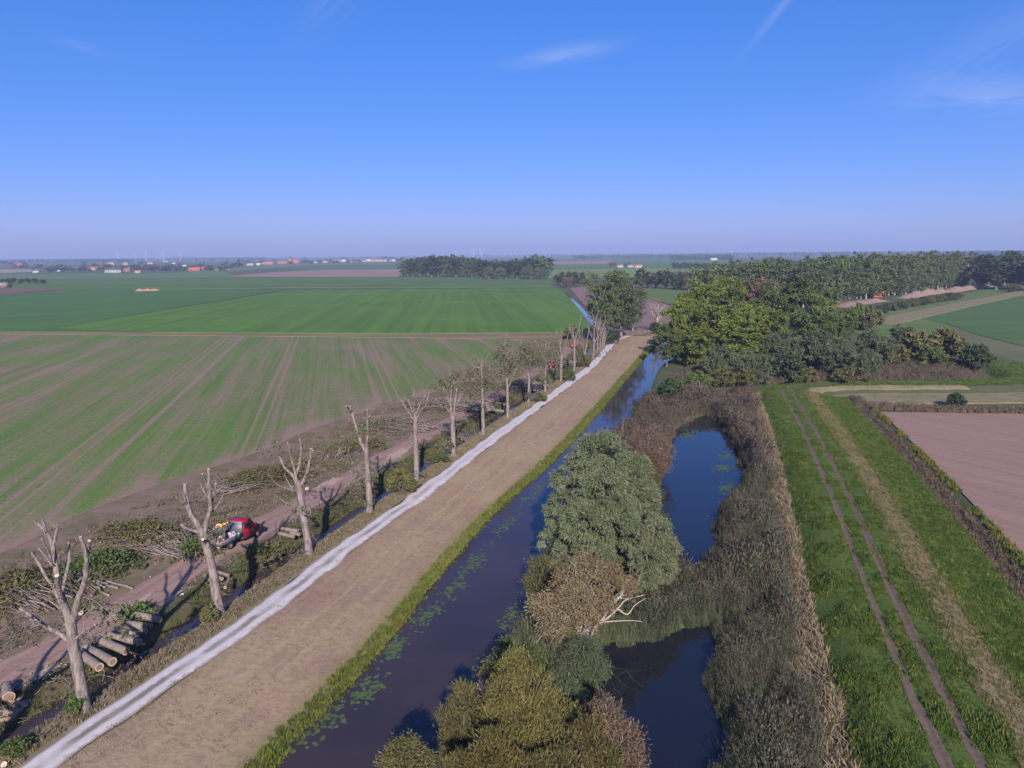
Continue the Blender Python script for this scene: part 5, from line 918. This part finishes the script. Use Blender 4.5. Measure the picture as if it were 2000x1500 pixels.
def truck(px_rear, px_front, label):
    A, B = PG(*px_rear), PG(*px_front); d = B-A; ang = math.atan2(d[1], d[0]); c = (A+B)/2; e = ob('flatbed_truck', None, None, (c[0], c[1], h1(c[0], c[1])+.02), ang); tag(e, label, 'truck')
    def tapered(prof, w, name, mat, taper=.86, z0=1.25, z1=2.3, parent=e):
        mb = MB(); mb.prism(prof, -w/2, w/2); o = mb.build(name, mat, parent)
        for v in o.data.vertices:
            if v.co.z > z0: v.co.y *= 1-(1-taper)*(v.co.z-z0)/(z1-z0)
        return o
    cab = tapered([(.12,.62),(2.30,.62),(2.42,1.05),(1.98,1.36),(1.28,2.16),(1.05,2.25),(.2,2.25),(.12,2.18)], 1.96, 'cab', M_red)
    mb = MB(); mb.box((1.25, 0, .52), (2.6, 1.90, .22)); mb.build('sill', M_black, e)
    tapered([(2.30,.45),(2.92,.45),(2.98,.75),(2.86,1.02),(2.44,1.10),(2.34,.9)], 1.94, 'bonnet', M_black, .95, .5, 1.1)
    mb = MB(); mb.box((2.99, 0, .50), (.14, 1.98, .26)); mb.build('bumper', M_black, e)
    tapered([(1.31,2.145),(1.34,2.16),(1.995,1.41),(1.965,1.38)], 1.62, 'windscreen', M_glass, .93, 1.4, 2.2)
    for s in (-1, 1):
        mb = MB(); mb.prism([(1.05,1.42),(1.72,1.42),(1.22,2.02),(1.05,2.06)], 0, .012); o = mb.build('side_window', M_glass, e)
        for v in o.data.vertices: v.co.y = s*((1.96/2)*(1-.14*max(0, v.co.z-1.25)/1.05)+.004+v.co.y)
        mb = MB(); mb.prism([(.32,1.42),(.92,1.42),(.92,2.04),(.32,2.04)], 0, .012); o = mb.build('side_window', M_glass, e)
        for v in o.data.vertices: v.co.y = s*((1.96/2)*(1-.14*max(0, v.co.z-1.25)/1.05)+.004+v.co.y)
        mb = MB(); mb.box((2.52, s*.78, .95), (.3, .3, .12)); mb.build('headlight', M_white, e)
        mb = MB(); mb.box((1.78, s*1.08, 1.5), (.12, .16, .28)); mb.build('mirror', M_black, e)
        mb = MB(); mb.box((.98, s*.984, 1.0), (.02, .012, .72)); mb.build('door_gap', M_black, e)
        mb = MB()
        for k, (x, z, w, h_) in enumerate(((1.25,1.12,.34,.05), (1.38,1.02,.30,.04), (1.30,.92,.22,.05), (1.15,1.02,.06,.22), (1.46,1.0,.05,.18))): mb.box((x, s*.986, z), (w, .01, h_))
        mb.build('door_lettering', M_white, e)
        wheel(e, (2.05, s*.86, .36), .36, .24); wheel(e, (-1.55, s*.86, .36), .36, .26)
        mb = MB(); mb.box((-1.42, s*.98, .98), (2.96, .05, .38)); sb = mb.build('side_board', M_bedgrey, e)
        for x in (-2.6, -1.9, -1.2, -.5): mb = MB(); mb.box((x, s*1.01, .98), (.05, .02, .38)); mb.build('rib', M_alu, sb)
    mb = MB(); mb.box((-1.42, 0, .76), (3.0, 1.94, .08)); mb.build('bed_floor', M_bedgrey, e); mb = MB(); mb.box((-1.4, 0, .55), (2.9, .8, .2)); mb.build('chassis', M_black, e)
    mb = MB(); mb.box((-2.92, 0, .95), (.06, 1.94, .36)); mb.build('tailboard', M_bedgrey, e)
    mb = MB(); mb.box((.04, 0, 1.45), (.10, 1.9, 1.3)); hb = mb.build('headboard', M_bedgrey, e); mb = MB(); mb.box((.04, .0, 2.12), (.16, 1.96, .1)); mb.build('rail', M_alu, hb)
    for s in (-1, 1): mb = MB(); mb.box((-3.0, s*.8, .62), (.08, .28, .12)); mb.build('tail_light', M_yellow, e)
    mb = MB()
    for s in (-.05, .95):
        for x in (-2.7, -1.4): mb.box((x, s, 1.35), (.06, .05, 1.15))
        mb.box((-1.4, s, 1.92), (2.9, .05, .05))
    for x in (-2.7, -2.1, -1.4, -.7): mb.box((x, .45, 1.95), (.05, 1.0, .05))
    mb.build('ladder_rack', M_alu, e)
    # the load: things of their own
    Mx = Matrix.Translation(e.location) @ Matrix.Rotation(ang, 4, 'Z')
    def cargo(name, fn, loc, rz, label, cat):
        o = ob(name, None, None, Mx @ Vector(loc), ang+rz); tag(o, label, cat, 'load on the red truck'); fn(o); return o
    def ladder(o):
        for s in (-.2, .2): mb = MB(); mb.box((0, s, 0), (3.1, .05, .09)); mb.build('rail', M_alu, o)
        for x in np.arange(-1.4, 1.5, .28): mb = MB(); mb.box((x, 0, 0), (.04, .36, .04)); mb.build('rung', M_alu, o)
    def crate(mat, d):
        def f(o):
            mb = MB(); x, y, z = d; mb.box((0, 0, .02), (x, y, .04)); mb.build('base', mat, o)
            for s in (-1, 1):
                mb = MB(); mb.box((0, s*(y/2-.015), z/2+.04), (x, .03, z)); mb.build('side', mat, o); mb = MB(); mb.box((s*(x/2-.015), 0, z/2+.04), (.03, y-.07, z)); mb.build('end', mat, o)
        return f
    def can(mat, h, r=.12):
        def f(o):
            mb = MB(); mb.tube([(0,0,0),(0,0,.04),(0,0,h*.8),(0,0,h*.92)], [r*.94, r, r, r*.5], 10, cap0=True); b_ = mb.build('body', mat, o); mb = MB(); mb.tube([(0,0,h*.92),(0,0,h)], [r*.32, r*.3], 8); mb.build('cap', M_black, o); mb = MB(); mb.tube([(-r*.6,0,h*.86),(-r*.5,0,h*1.02),(r*.2,0,h*1.02)], .018, 5); mb.build('handle', mat, o)
        return f
    def saw(o):
        mb = MB(); mb.box((0,0,.13), (.42,.22,.24)); mb.build('engine', M_oran, o); mb = MB(); mb.box((.45,.02,.1), (.55,.03,.09)); mb.build('guide_bar', M_alu, o); mb = MB(); mb.tube([(-.2,0,.15),(-.32,0,.22),(-.1,0,.32),(.15,0,.3)], .025, 6); mb.build('handle', M_black, o)
    def bale(mat, d):
        def f(o):
            rng_ = np.random.default_rng(4); mb = MB(); n = 8; mb.tube(np.column_stack([np.linspace(-d[0]/2, d[0]/2, n), rng_.normal(0, .02, n), d[2]/2+rng_.normal(0, .015, n)]), d[2]/2*(1+.12*rng_.standard_normal(n)), 10, cap0=True, bump=.05, rng=rng_); mb.build('roll', mat, o); mb = MB()
            for x in (-.25, .25): mb.tube([(x*d[0]-.02, 0, d[2]/2), (x*d[0]+.02, 0, d[2]/2)], [d[2]*.56]*2, 10, cap0=True)
            mb.build('strap', M_black, o)
        return f
    cargo('ladder', ladder, (-1.35, .62, 2.03), 0, 'aluminium ladder on the far side of the truck rack', 'ladder'); cargo('ladder', ladder, (-1.45, .18, 2.03), .03, 'aluminium ladder on the near side of the truck rack', 'ladder')
    cargo('tarp_roll', bale(M_yellow, (1.1,.3,.26)), (-.95, .42, 1.99), .05, 'yellow rolled tarp strapped between the ladders', 'tarp'); cargo('tarp_roll', bale(M_pink, (.8,.3,.24)), (-2.0, .42, 1.99), -.05, 'pink red roll strapped at the rear of the rack', 'tarp')
    cargo('crate', crate(M_white, (.6,.5,.3)), (-.35, .1, .82), 0, 'white crate against the headboard of the truck', 'crate'); cargo('crate', crate(M_lav, (.5,.4,.35)), (-.75, -.55, .82), .1, 'lavender crate on the near side of the truck bed', 'crate')
    cargo('canister', can(M_pink, .5), (-1.25, -.7, .82), 0, 'pink fuel canister on the truck bed, left of two', 'canister'); cargo('canister', can(M_white, .5), (-1.0, -.68, .82), .5, 'white fuel canister on the truck bed', 'canister'); cargo('canister', can(M_lime, .42), (-.25, -.75, .82), .5, 'lime green canister by the headboard', 'canister')
    cargo('chainsaw', saw, (-1.85, -.3, .82), .4, 'orange chainsaw on the truck bed', 'chainsaw'); cargo('chainsaw', saw, (-2.4, -.35, .82), 2.4, 'orange chainsaw at the rear of the truck bed', 'chainsaw'); cargo('crate', crate(M_red, (.5,.4,.3)), (-2.62, .2, .82), 0, 'red crate at the tail of the truck bed', 'crate'); cargo('crate', crate(M_alu, (.9,.6,.45)), (-1.5, .35, .82), 0, 'grey metal box in the middle of the truck bed', 'crate')
    return e
truck((418, 1079), (500, 1043), 'red flatbed truck with ladders and tools on the earth track')

def excavator(px, py, s, rz, boom, label, paint):
    b = PG(px, py); e = ob('excavator', None, None, b, rz, s); tag(e, label, 'excavator', 'excavators')
    for y in (-1.0, 1.0):
        mb = MB(); t = np.linspace(0, 2*np.pi, 16, endpoint=False); prof = [(1.6*np.sign(math.cos(a))*min(1, abs(math.cos(a))*1.6)+.0, .42+.42*math.sin(a)) for a in t]; mb.prism(prof, y-.28, y+.28); mb.build('crawler_track', M_black, e)
    mb = MB(); mb.box((0, 0, .75), (1.6, 1.5, .4)); mb.build('undercarriage', M_black, e)
    mb = MB(); mb.prism([(-1.9,1.0),(1.3,1.0),(1.3,1.9),(-.3,2.0),(-1.7,2.05),(-1.95,1.7)], -1.2, 1.2); mb.build('house', paint, e)
    mb = MB(); mb.prism([(-2.15,1.0),(-1.9,1.0),(-1.7,2.06),(-2.15,1.9)], -1.25, 1.25); mb.build('counterweight', paint, e)
    mb = MB(); mb.prism([(-.2,1.95),(1.35,1.3),(1.45,2.0),(1.1,2.9),(-.2,2.9)], -1.15, -.25); c = mb.build('cab', paint, e); mb = MB(); mb.prism([(-.1,2.05),(1.30,2.0),(1.06,2.78),(-.1,2.78)], -1.165, -.235); mb.build('window', M_glass, c)
    bp = [np.array((1.0, .2, 1.6)), *[np.array(q) for q in boom]]
    for nm, a, c_, r in (('boom', bp[0], bp[1], .26), ('boom', bp[1], bp[2], .24), ('stick', bp[2], bp[3], .2)):
        mb = MB(); mb.tube([a, (a+c_)/2, c_], [r, r*1.15, r*.8], 4, cap0=True); mb.build(nm, paint, e)
    t = bp[3]; mb = MB(); mb.prism([(t[0]-.1,t[2]+.1),(t[0]+.5,t[2]-.1),(t[0]+.35,t[2]-.75),(t[0]-.4,t[2]-.7)], -.3, .6); mb.build('bucket', M_black, e)
excavator(1713, 584, .9, R(-18), [(2.6,.2,3.3), (3.3,.2,5.0), (3.9,.2,2.8)], 'red excavator with raised boom at the plantation edge', M_orange)
excavator(1121, 680, .5, R(20), [(2.2,.2,3.0), (3.4,.2,3.6), (4.4,.2,1.9)], 'orange excavator behind the twelfth and thirteenth cut trees', M_orange)
def loader(px, py, rz, label):
    b = PG(px, py); e = ob('compact_loader', None, None, b, rz); tag(e, label, 'loader'); mb = MB(); mb.prism([(-1.2,.5),(.9,.5),(1.0,.9),(.2,1.15),(-1.2,1.25)], -.55, .55); mb.build('body', M_red, e); mb = MB(); mb.prism([(-.5,1.2),(.4,1.12),(.3,1.85),(-.5,1.9)], -.45, .45); c = mb.build('cab', M_glass, e); mb = MB(); mb.box((-.1, 0, 1.93), (1.0, 1.0, .08)); mb.build('roof', M_red, c)
    for x in (-.75, .55):
        for s in (-1, 1): wheel(e, (x, s*.66, .36), .36, .24)
    mb = MB(); mb.tube([(.6, .45, .9), (1.5, .45, .55)], .07, 6); mb.tube([(.6, -.45, .9), (1.5, -.45, .55)], .07, 6); mb.build('lift_arm', M_red, e); mb = MB(); mb.prism([(1.5,.3),(1.6,.75),(2.1,.2),(1.6,.15)], -.7, .7); mb.build('bucket', M_alu, e)
loader(1078, 719, R(200), 'small red loader among pale cut wood behind the tenth cut tree')
b = PG(1712, 612); e = ob('orange_marker', None, None, b); tag(e, 'small orange marker board at the ditch below the excavator', 'marker'); mb = MB(); mb.tube([(0,0,0),(0,0,2.0)], .06, 6); mb.build('post', M_black, e); mb = MB(); mb.box((0, -.07, 1.5), (1.3, .04, 1.1)); mb.build('board', M_orange, e)

# ================================================================== WOODS, VILLAGE AND HORIZON
PP = [Kind(400+i, 26, 9, [.16, .06, .05, .08][i], 14, 2300, .85, .72, 'poplar', L_poplar, B_pale, per=30, spread=.30, shell=.4, rt=.32) for i in range(4)]
FW = [Kind(410+i, 24, 14, .05, 13, 1500, 1.25, .75, 'round', L_dark, B_dark, per=22, spread=.28) for i in range(3)]
FG = [Kind(414+i, 24, 14, .05, 13, 1500, 1.25, .75, 'round', L_green, B_dark, per=22, spread=.28) for i in range(2)]
rng = np.random.default_rng(21)
A0, A1 = P(1560, 602, 0)[:2], P(1893, 557, 0)[:2]; dv = A1-A0; Ln = np.linalg.norm(dv); dv /= Ln; nv = np.array([-dv[1], dv[0]])
ORD = lambda n: str(n)+('th' if 10 <= n % 100 <= 20 else {1: 'st', 2: 'nd', 3: 'rd'}.get(n % 10, 'th'))
for row in range(4):
    s = 0.; k = 0
    while s < Ln+row*2:
        p = A0+dv*(s-row*14)+nv*row*11+rng.normal(0, .8, 2); h = rng.uniform(21.5, 27)*np.interp(s, [0, Ln*.4, Ln], [.93, 1., 1.08]); w = rng.uniform(10, 13.5)
        (FG[rng.integers(2)] if rng.random() < .15 else PP[0 if row == 0 and k < 14 else rng.integers(4)]).put('plantation_poplar', p[0], p[1], 0, h, w, rng.random()*6.28, ORD(k+1)+' poplar from the left in the front row of the plantation by the red excavator' if row == 0 else 'tall poplar standing behind the front row of the plantation', 'tree', 'front row plantation poplars' if row == 0 else 'back row plantation poplars'); k += 1; s += rng.uniform(6.5, 8.5) if row == 0 else 9
# left shoulder of the plantation and outliers
for x, yb, yt, w in ((1412,575,528,40), (1440,580,512,44), (1462,585,518,46), (1490,585,505,50), (1518,588,508,52), (1545,590,512,50), (1575,590,508,50), (1468,572,500,36), (1500,570,500,40)):
    PP[rng.integers(4)].at('plantation_poplar', x, yb, yt, w, 'leafy poplar at the left shoulder of the plantation above the yellow green trees', 'tree', 'left shoulder plantation poplars')
for i, (x, yb, yt, w) in enumerate(((1915,562,497,60), (1945,566,494,64), (1975,566,490,66), (2010,566,488,70), (1930,556,494,60), (1960,556,490,60), (2040,570,490,70), (1990,552,486,70), (1905,553,498,44), (2030,556,484,70))):
    FW[i % 3].at('forest_tree', x, yb, yt, w, 'dark tree of the wood at the right edge behind the fields', 'tree', 'dark wood at the right edge')
OliveSh.at('bush', 1978, 570, 553, 34, 'olive bush before the dark wood at the right edge', 'bush')
# wood in the middle distance
k = 0
for row, (yb, dt) in enumerate(((541, 0), (537, -1), (534, -1))):
    for x in np.arange(792+row*4, 1070, 16.5 if row == 0 else 21):
        x = x+rng.uniform(-3, 3); yt = np.interp(x, [785, 830, 910, 925, 970, 1020, 1045, 1075], [507, 498, 500, 502, 509, 505, 497, 502])+rng.uniform(-1.5, 3)
        (FW[k % 3] if rng.random() < .6 else FG[k % 2]).at('forest_tree', x, yb+(3.5 if 930 < x and row == 0 else 0), yt, rng.uniform(26, 36), ORD(k+1)+' dark tree from the left along the front of the wood across the field' if row == 0 else 'tree deep in the wood across the green field', 'tree', 'front trees of the wood' if row == 0 else 'inner trees of the wood'); k += 1
for i, (x, yb, yt, w, l) in enumerate(((955,545,518,26,'grey round willow bush left of two before the wood'), (977,545.5,520,26,'grey round willow bush right of two before the wood'), (1030,546,518,28,'grey bush at the right of the wood edge'), (1058,546,520,30,'brownish bush at the right corner of the wood'))):
    GW[i % 3].at('willow_bush', x, yb, yt, w, l, 'willow')
# hedgerow, round trees, clumps
for i, (x, yb, yt, w) in enumerate(((1252,563,521,30), (1268,563,530,28), (1285,564,527,30), (1300,565,525,26), (1318,566,528,32), (1336,566,531,30), (1352,566,527,28), (1370,566,530,30), (1388,566,528,30), (1405,567,530,28), (1325,567,540,26), (1345,568,542,30))):
    (FW[i % 3] if i != 5 and i != 11 else BR).at('hedge_tree', x, yb, yt, w, 'dark tree in the hedgerow beyond the small meadow' if i not in (5, 11) else ('brownish crown in the hedgerow beyond the small meadow' if i == 5 else 'low brownish tree at the front of the hedgerow'), 'tree', 'hedgerow trees beyond the meadow' if i not in (5, 11) else None)
Ball = Kind(430, 10, 7, .2, 7, 900, .8, .7, 'ball', L_dark, B_dark, per=20, spread=.35)
for i, (x, yb, yt, w) in enumerate(((1088,557,537,16), (1097,558,531,14), (1111,558,531,14), (1123,558,531,14), (1137,558,532,14), (1103,560,545,18), (1118,560,542,18), (1130,560,543,16))):
    Ball.at('round_tree', x, yb, yt, w, 'small ball shaped tree left of the leafy poplars at the end of the ditch', 'tree', 'ball shaped trees by the ditch end')
BR.at('tree', 1109, 562, 541, 22, 'small reddish tree among the ball shaped trees', 'tree')
for i, x in enumerate((1318, 1328, 1338, 1348, 1358, 1367, 1376, 1382)):
    FW[i % 3].at('far_tree', x, 527, 513+rng.uniform(-2.5, 2), 14, 'dark tree in the clump on the bright meadow beyond the hedgerow', 'tree', 'clump on the bright meadow')
for i, (x, yt) in enumerate(((6,545), (17,544), (27,543), (42,545), (55,543.5), (69,543.5), (84,546))):
    Ball.at('orchard_tree', x, 556, yt, 13, ['dark tree beside the grey barn at the left edge', 'broad dark tree behind the grey barn', 'dark tree right of the grey barn', 'round tree, third from the right end of the farm row', 'round dark tree, second from the right end pair of the farm row', 'tall round tree next to the end of the farm row', 'last small round tree at the right end of the farm row'][i], 'tree')

def tile(c): return plain('roof_%d' % (c[0]*1000), c, .8, var=.2)
RT = {'red': tile((.50,.13,.075)), 'pink': tile((.46,.22,.17)), 'dark': tile((.10,.10,.11)), 'grey': tile((.27,.25,.27)), 'brown': tile((.25,.13,.10)), 'white': tile((.62,.60,.58))}
WT = {'white': plain('white_wall', (.52,.50,.48), .8), 'brick': plain('brick_wall', (.33,.17,.12), .9), 'cream': plain('cream_wall', (.60,.50,.40), .8), 'green': plain('dark_green_cladding', (.05,.08,.08), .7)}
M_pane = plain('house_window', (.04,.05,.06), .2, spec=.7)
def house(px, py, wpx, hpx, roof, wall, label, depth=9, name='house', rz=0, frac=.5, chim=True):
    b = P(px, py, 0); Z = b[1]; w = wpx*Z/F_PX; h = max(3.2, hpx*Z/F_PX); e = ob(name, None, None, b, rz); tag(e, label, name.replace('_', ' '), 'village and farm buildings'); hw = h*frac
    mb = MB(); mb.box((0, 0, hw/2), (w, depth, hw)); wl = mb.build('wall', WT[wall], e)
    mb = MB(); mb.prism([(-depth/2-.5, hw), (depth/2+.5, hw), (0, h)], -w/2-.4, w/2+.4, axis='X'); rf = mb.build('roof', RT[roof], e)
    mb = MB(); mb.prism([(-depth/2, hw+.0), (depth/2, hw), (0, h-.3)], -w/2-.02, w/2+.02, axis='X')
    if chim: mb = MB(); mb.box((w*.3, .5, h*.98), (.9, .7, h*.3)); mb.build('chimney', WT['brick'], rf)
    n = max(2, int(w/4))
    for i in range(n):
        x = -w/2+w*(i+.5)/n; mb = MB(); mb.box((x, -depth/2-.03, hw*.5), (w/n*.4, .08, hw*.45)); mb.build('window' if i != n//2 else 'door', M_pane, e)
    return e
V = [(34,520,19,6,'red','brick','long red roofed barn at the far left'), (177,528,20,7,'red','white','red roofed farmhouse left of the dark shed'), (194,527,12,7,'red','brick','red gabled house beside the dark shed'), (222,533,30,10,'dark','white','large dark shed with a white front'), (249,531,12,8,'brown','brick','brown brick house right of the dark shed'), (217,518,13,6,'pink','cream','cream house behind the dark shed'), (246,517.5,8,5,'pink','cream','small cream house behind the brick house'), (144,528,15,5,'grey','brick','low grey roofed house left of the red farmhouse'), (71,533,9,2.5,'white','white','low white shed in front of the pale field'), (116,530.5,3,3,'white','white','tiny white shed left of the tall trees'), (294,516,10,5,'red','white','red roofed white house amid the trees'), (270,533,10,5,'pink','cream','cream bungalow at the field edge'), (380,530,22,8,'red','brick','big orange red barn at the right of the farm group'), (398,528,8,7,'red','brick','red house next to the big barn'), (410,526,8,5,'pink','brick','pinkish house right of the big barn'), (427,529,11,5,'brown','brick','dark red shed at the right end of the farm group'), (340,528,7,3.5,'white','white','white shed left of the big barn'), (360,522,8,4.5,'white','white','white gabled house above the big barn'), (323,512,10,3.5,'grey','white','far grey white farm'), (466,519,9,4,'grey','white','grey house at the edge of the village'), (489,519,13,5.5,'pink','white','pink roofed house at the left end of the village'), (505,518.5,7,4.5,'white','white','white house in the village left of the church'), (523,518,22,6.5,'pink','brick','long pink roofed house left of the church'), (552,516,20,6,'red','brick','red roofed house just left of the church'), (619,514,11,4.5,'grey','white','white house right of the church'), (635,513.5,10,4,'pink','white','pink and white house right of the church'), (443,528,8,3,'white','white','white van shaped shed at the field edge'), (340,516,5,3,'white','white','small white house behind the shed')]
for i, v in enumerate(V): house(*v, depth=rng.uniform(8, 11))
for i, x in enumerate(np.arange(654, 776, 8.2)):
    house(x, 512.3-(x-654)*.012, rng.uniform(6, 10), rng.uniform(3.5, 6), ['pink', 'grey', 'white', 'red', 'grey', 'pink'][i % 6], ['white', 'cream', 'white'][i % 3], ['first', 'second', 'third', 'fourth', 'fifth', 'sixth', 'seventh', 'eighth', 'ninth', 'tenth', 'eleventh', 'twelfth', 'thirteenth', 'fourteenth', 'last'][i]+' house from the left in the pale row above the green field', chim=False)
house(1211, 523, 11, 6, 'pink', 'white', 'pinkish roofed farmhouse left of the small farm'); house(1231, 522.5, 11, 5.5, 'grey', 'white', 'white house in the middle of the small farm'); house(1247, 523.6, 15, 6.6, 'pink', 'cream', 'pale wide barn at the right of the small farm'); house(1394, 509, 13, 5, 'white', 'white', 'white barn far behind the hedgerow'); house(2, 562, 26, 10, 'grey', 'brick', 'grey roofed barn cut by the left edge', 14)
# church
b = P(570, 515, 0); e = ob('church', None, None, b); tag(e, 'red brick church with a square tower above the village', 'church'); Zc = b[1]/F_PX
w, h = 17*Zc, 8*Zc; mb = MB(); mb.box((w*.4, 0, h*.25), (w, 12, h*.5)); mb.build('nave', WT['brick'], e); mb = MB(); mb.prism([(-6.5,h*.5),(6.5,h*.5),(0,h)], w*.4-w/2-.3, w*.4+w/2+.3, axis='X'); mb.build('nave_roof', RT['red'], e)
tw, th = 5*Zc, 11*Zc; mb = MB(); mb.box((-w*.18, 0, th/2), (tw, tw, th)); t_ = mb.build('tower', WT['brick'], e); mb = MB(); z = th; r_ = tw*.56; mb.add([(-w*.18-r_,-r_,z),(-w*.18+r_,-r_,z),(-w*.18+r_,r_,z),(-w*.18-r_,r_,z),(-w*.18,0,z+3.0*Zc)], [(0,1,4),(1,2,4),(2,3,4),(3,0,4)]); mb.build('spire', RT['dark'], e)
for s in (-.25, .25): mb = MB(); mb.box((-w*.18+s*tw, -tw/2-.1, th*.8), (tw*.22, .2, th*.14)); mb.build('belfry_opening', M_pane, t_)
# village trees
VT = [Kind(440+i, 12, 10, .1, 9, 420, 1.5, .8, 'round', [L_dark, L_green][i % 2], B_dark, per=14, spread=.32) for i in range(3)]
for i in range(250):
    x = rng.uniform(-40, 780) if i > 100 else rng.uniform(85, 470); lim = np.interp(x, [0, 90, 440, 480, 780], [519, 531, 530, 518, 511.5]); yb = lim-abs(rng.normal(0, 4.5)); yb = max(yb, 506.5)
    VT[i % 3].at('village_tree', x, yb, yb-rng.uniform(4, 9)*(1 if yb > 515 else .65), rng.uniform(7, 15), 'tree among the houses along the village edge' if x > 440 else 'tree among the farms on the left', 'tree', 'village trees right of the farms' if x > 440 else 'trees among the farms on the left')
for i, (x, yb, yt, w) in enumerate(((1193,522,512,9), (1200,522,512,9), (1222,522,514,7), (1229,521,513.5,8), (1127,507,500,8), (1133,507,499,9), (1140,507,500,9), (1148,507,500,9), (1156,507,501,8))):
    VT[i % 3].at('far_tree', x, yb, yt, w, 'dark tree beside the small farm' if i < 4 else 'tree of the small grove left of the small farm', 'tree', 'trees of the small farm' if i < 4 else 'grove left of the small farm')
# the long low bands of wood on the horizon
def band(name, pts, n, label, seed, sc=(.8, 1.5), jit=3):
    r = np.random.default_rng(seed); q = []
    for _ in range(n):
        j = r.integers(len(pts)); x0, x1, y0, y1 = pts[j]; w = P(r.uniform(x0, x1), r.uniform(y0, y1), 0); q.append(w)
    return scatter(name, [bpy.data.objects.new('crown', VT[i].crown) for i in range(3)], np.array(q), label, sc, .05, seed)
band('distant_woods', [(-200,800,502.5,506), (-100,500,505,511), (0,260,508,514), (330,520,504,509), (1080,1420,500.2,503), (1120,1420,503,505.5), (1310,1430,505,508.5)], 2600, 'dark bands of trees around the far villages', 50, (.8, 1.5))
band('distant_woods', [(-400,2400,497.6,502.3), (800,2300,497.0,500.5), (1400,2300,495.5,499.5)], 3600, 'blue woods along the horizon', 51, (1.0, 2.2))
band('distant_woods', [(340,382,503,505)], 120, 'higher dark wood on the left horizon', 52, (1.6, 2.3))
# rough scrub lining the ditch below the excavator
r9 = np.random.default_rng(9); qs = in_strip(r9, curve([(1690,612),(1740,602),(1800,592),(1880,580)]), curve([(1690,620),(1740,609),(1800,597),(1880,584)]), 150)
scatter('ditch_scrub', [bpy.data.objects.new('crown', OliveSh.crown), bpy.data.objects.new('crown', DarkSh.crown)], on_ground(qs), 'dark scrub along the ditch below the red excavator', (.5, 1.0), .1, 53)
# spoil banks at the plantation foot and the sand heap
M_spoil = soil('spoil_earth', [(.30,.215,.17), (.26,.19,.14), (.35,.26,.205)], .1, 1.2).m
def mound(name, pts, wid, hgt, label, mat, seed, kind='structure'):
    c = resample(curve(pts), 2.0); r = np.random.default_rng(seed); n = len(c); m_ = 12; t = np.linspace(-1, 1, m_+1); s = np.linspace(0, 1, n); hh = hgt*np.clip(np.minimum(s, 1-s)*7, 0, 1)**.7*(1+.25*np.sin(s*21+seed)+.1*r.standard_normal(n)); V = []
    for j, tt in enumerate(t): V.append(np.column_stack([offset(c, tt*wid*(1+.1*np.sin(s*13))), hh*(math.cos(tt*math.pi/2)**1.3)*(1+.05*r.standard_normal(n))-.02]))
    V = np.stack(V, 1).reshape(-1, 3); i = (np.arange(n-1)[:, None]*(m_+1)+np.arange(m_)[None]).ravel(); mb = MB(); mb.add(V, np.stack([i, i+1, i+m_+2, i+m_+1], 1)); o = mb.build(name, mat, smooth=True)
    if kind == 'structure': struct(o, label)
    else: tag(o, label, 'sand heap')
    return o
mound('spoil_bank', [(1765,583),(1800,576),(1830,572),(1846,570)], 5, 2.6, 'bare earth bank at the foot of the plantation', M_spoil, 1)
mound('spoil_bank', [(1840,572),(1880,566),(1932,559)], 6, 2.4, 'bare earth bank right of the first one', M_spoil, 2)
mound('spoil_bank', [(1640,600),(1680,592),(1725,587)], 6, 1.4, 'low earth bank under the red excavator', M_spoil, 3)
mound('sand_heap', [(262,569),(290,568.3),(314,568)], 5, 1.8, 'orange sand heap lying in the green fields', plain('orange_sand', (.46,.26,.15), .95, var=.2), 4, 'thing')
# wind turbines
M_turb = plain('turbine_white', (.5,.51,.53), .5)
def turbine(px, ph, ang, label):
    Y = 6000; b = PL(px, 505, Y); e = ob('wind_turbine', None, None, (b[0], Y, 0)); tag(e, label, 'wind turbine', 'wind turbines on the horizon'); hub = ph*Y/F_PX+28
    mb = MB(); mb.tube([(0,0,0),(0,0,hub)], [2.0, 1.2], 10); mb.build('tower', M_turb, e); mb = MB(); mb.box((0, 0, hub+1.5), (3.6, 9, 3.8)); mb.build('nacelle', M_turb, e)
    mb = MB(); mb.tube([(0,-4.4,hub+1.5),(0,-7,hub+1.5)], [1.9, .8], 8); mb.build('hub', M_turb, e)
    for k in range(3): a = ang+k*2.094; mb = MB(); mb.tube([(0,-5.4,hub+1.5),(math.sin(a)*12,-5.4,hub+1.5+math.cos(a)*12),(math.sin(a)*36,-5.6,hub+1.5+math.cos(a)*36)], [1.0,1.7,.35], 6); mb.build('blade', M_turb, e)
for i, (x, p) in enumerate(((231,6), (246.5,6.5), (263.7,6.5), (286,6), (319,7), (353,8), (890,6), (925,6.5), (941,6))):
    turbine(x, p, i*.7, ['first', 'second', 'third', 'fourth', 'fifth', 'sixth'][i]+' wind turbine from the left on the left horizon' if i < 6 else ['left', 'middle', 'right'][i-6]+' wind turbine of three above the wood')

# ------------------------------------------------------------------ haze over the plain
def haze():
    m = bpy.data.materials.new('haze_air'); m.use_nodes = True; nt = m.node_tree; nt.nodes.clear()
    o = nt.nodes.new('ShaderNodeOutputMaterial'); v = nt.nodes.new('ShaderNodeVolumePrincipled'); v.inputs['Density'].default_value = 1.7e-4; v.inputs['Color'].default_value = (.46, .57, .88, 1); v.inputs['Anisotropy'].default_value = 0.0
    nt.links.new(v.outputs[0], o.inputs['Volume'])
    b = MB(); b.box((0, 7500, 66), (26000, 17000, 138)); h = b.build('haze', m); tag(h, 'thin blue haze in the air over the plain', None, None, 'stuff')
haze()
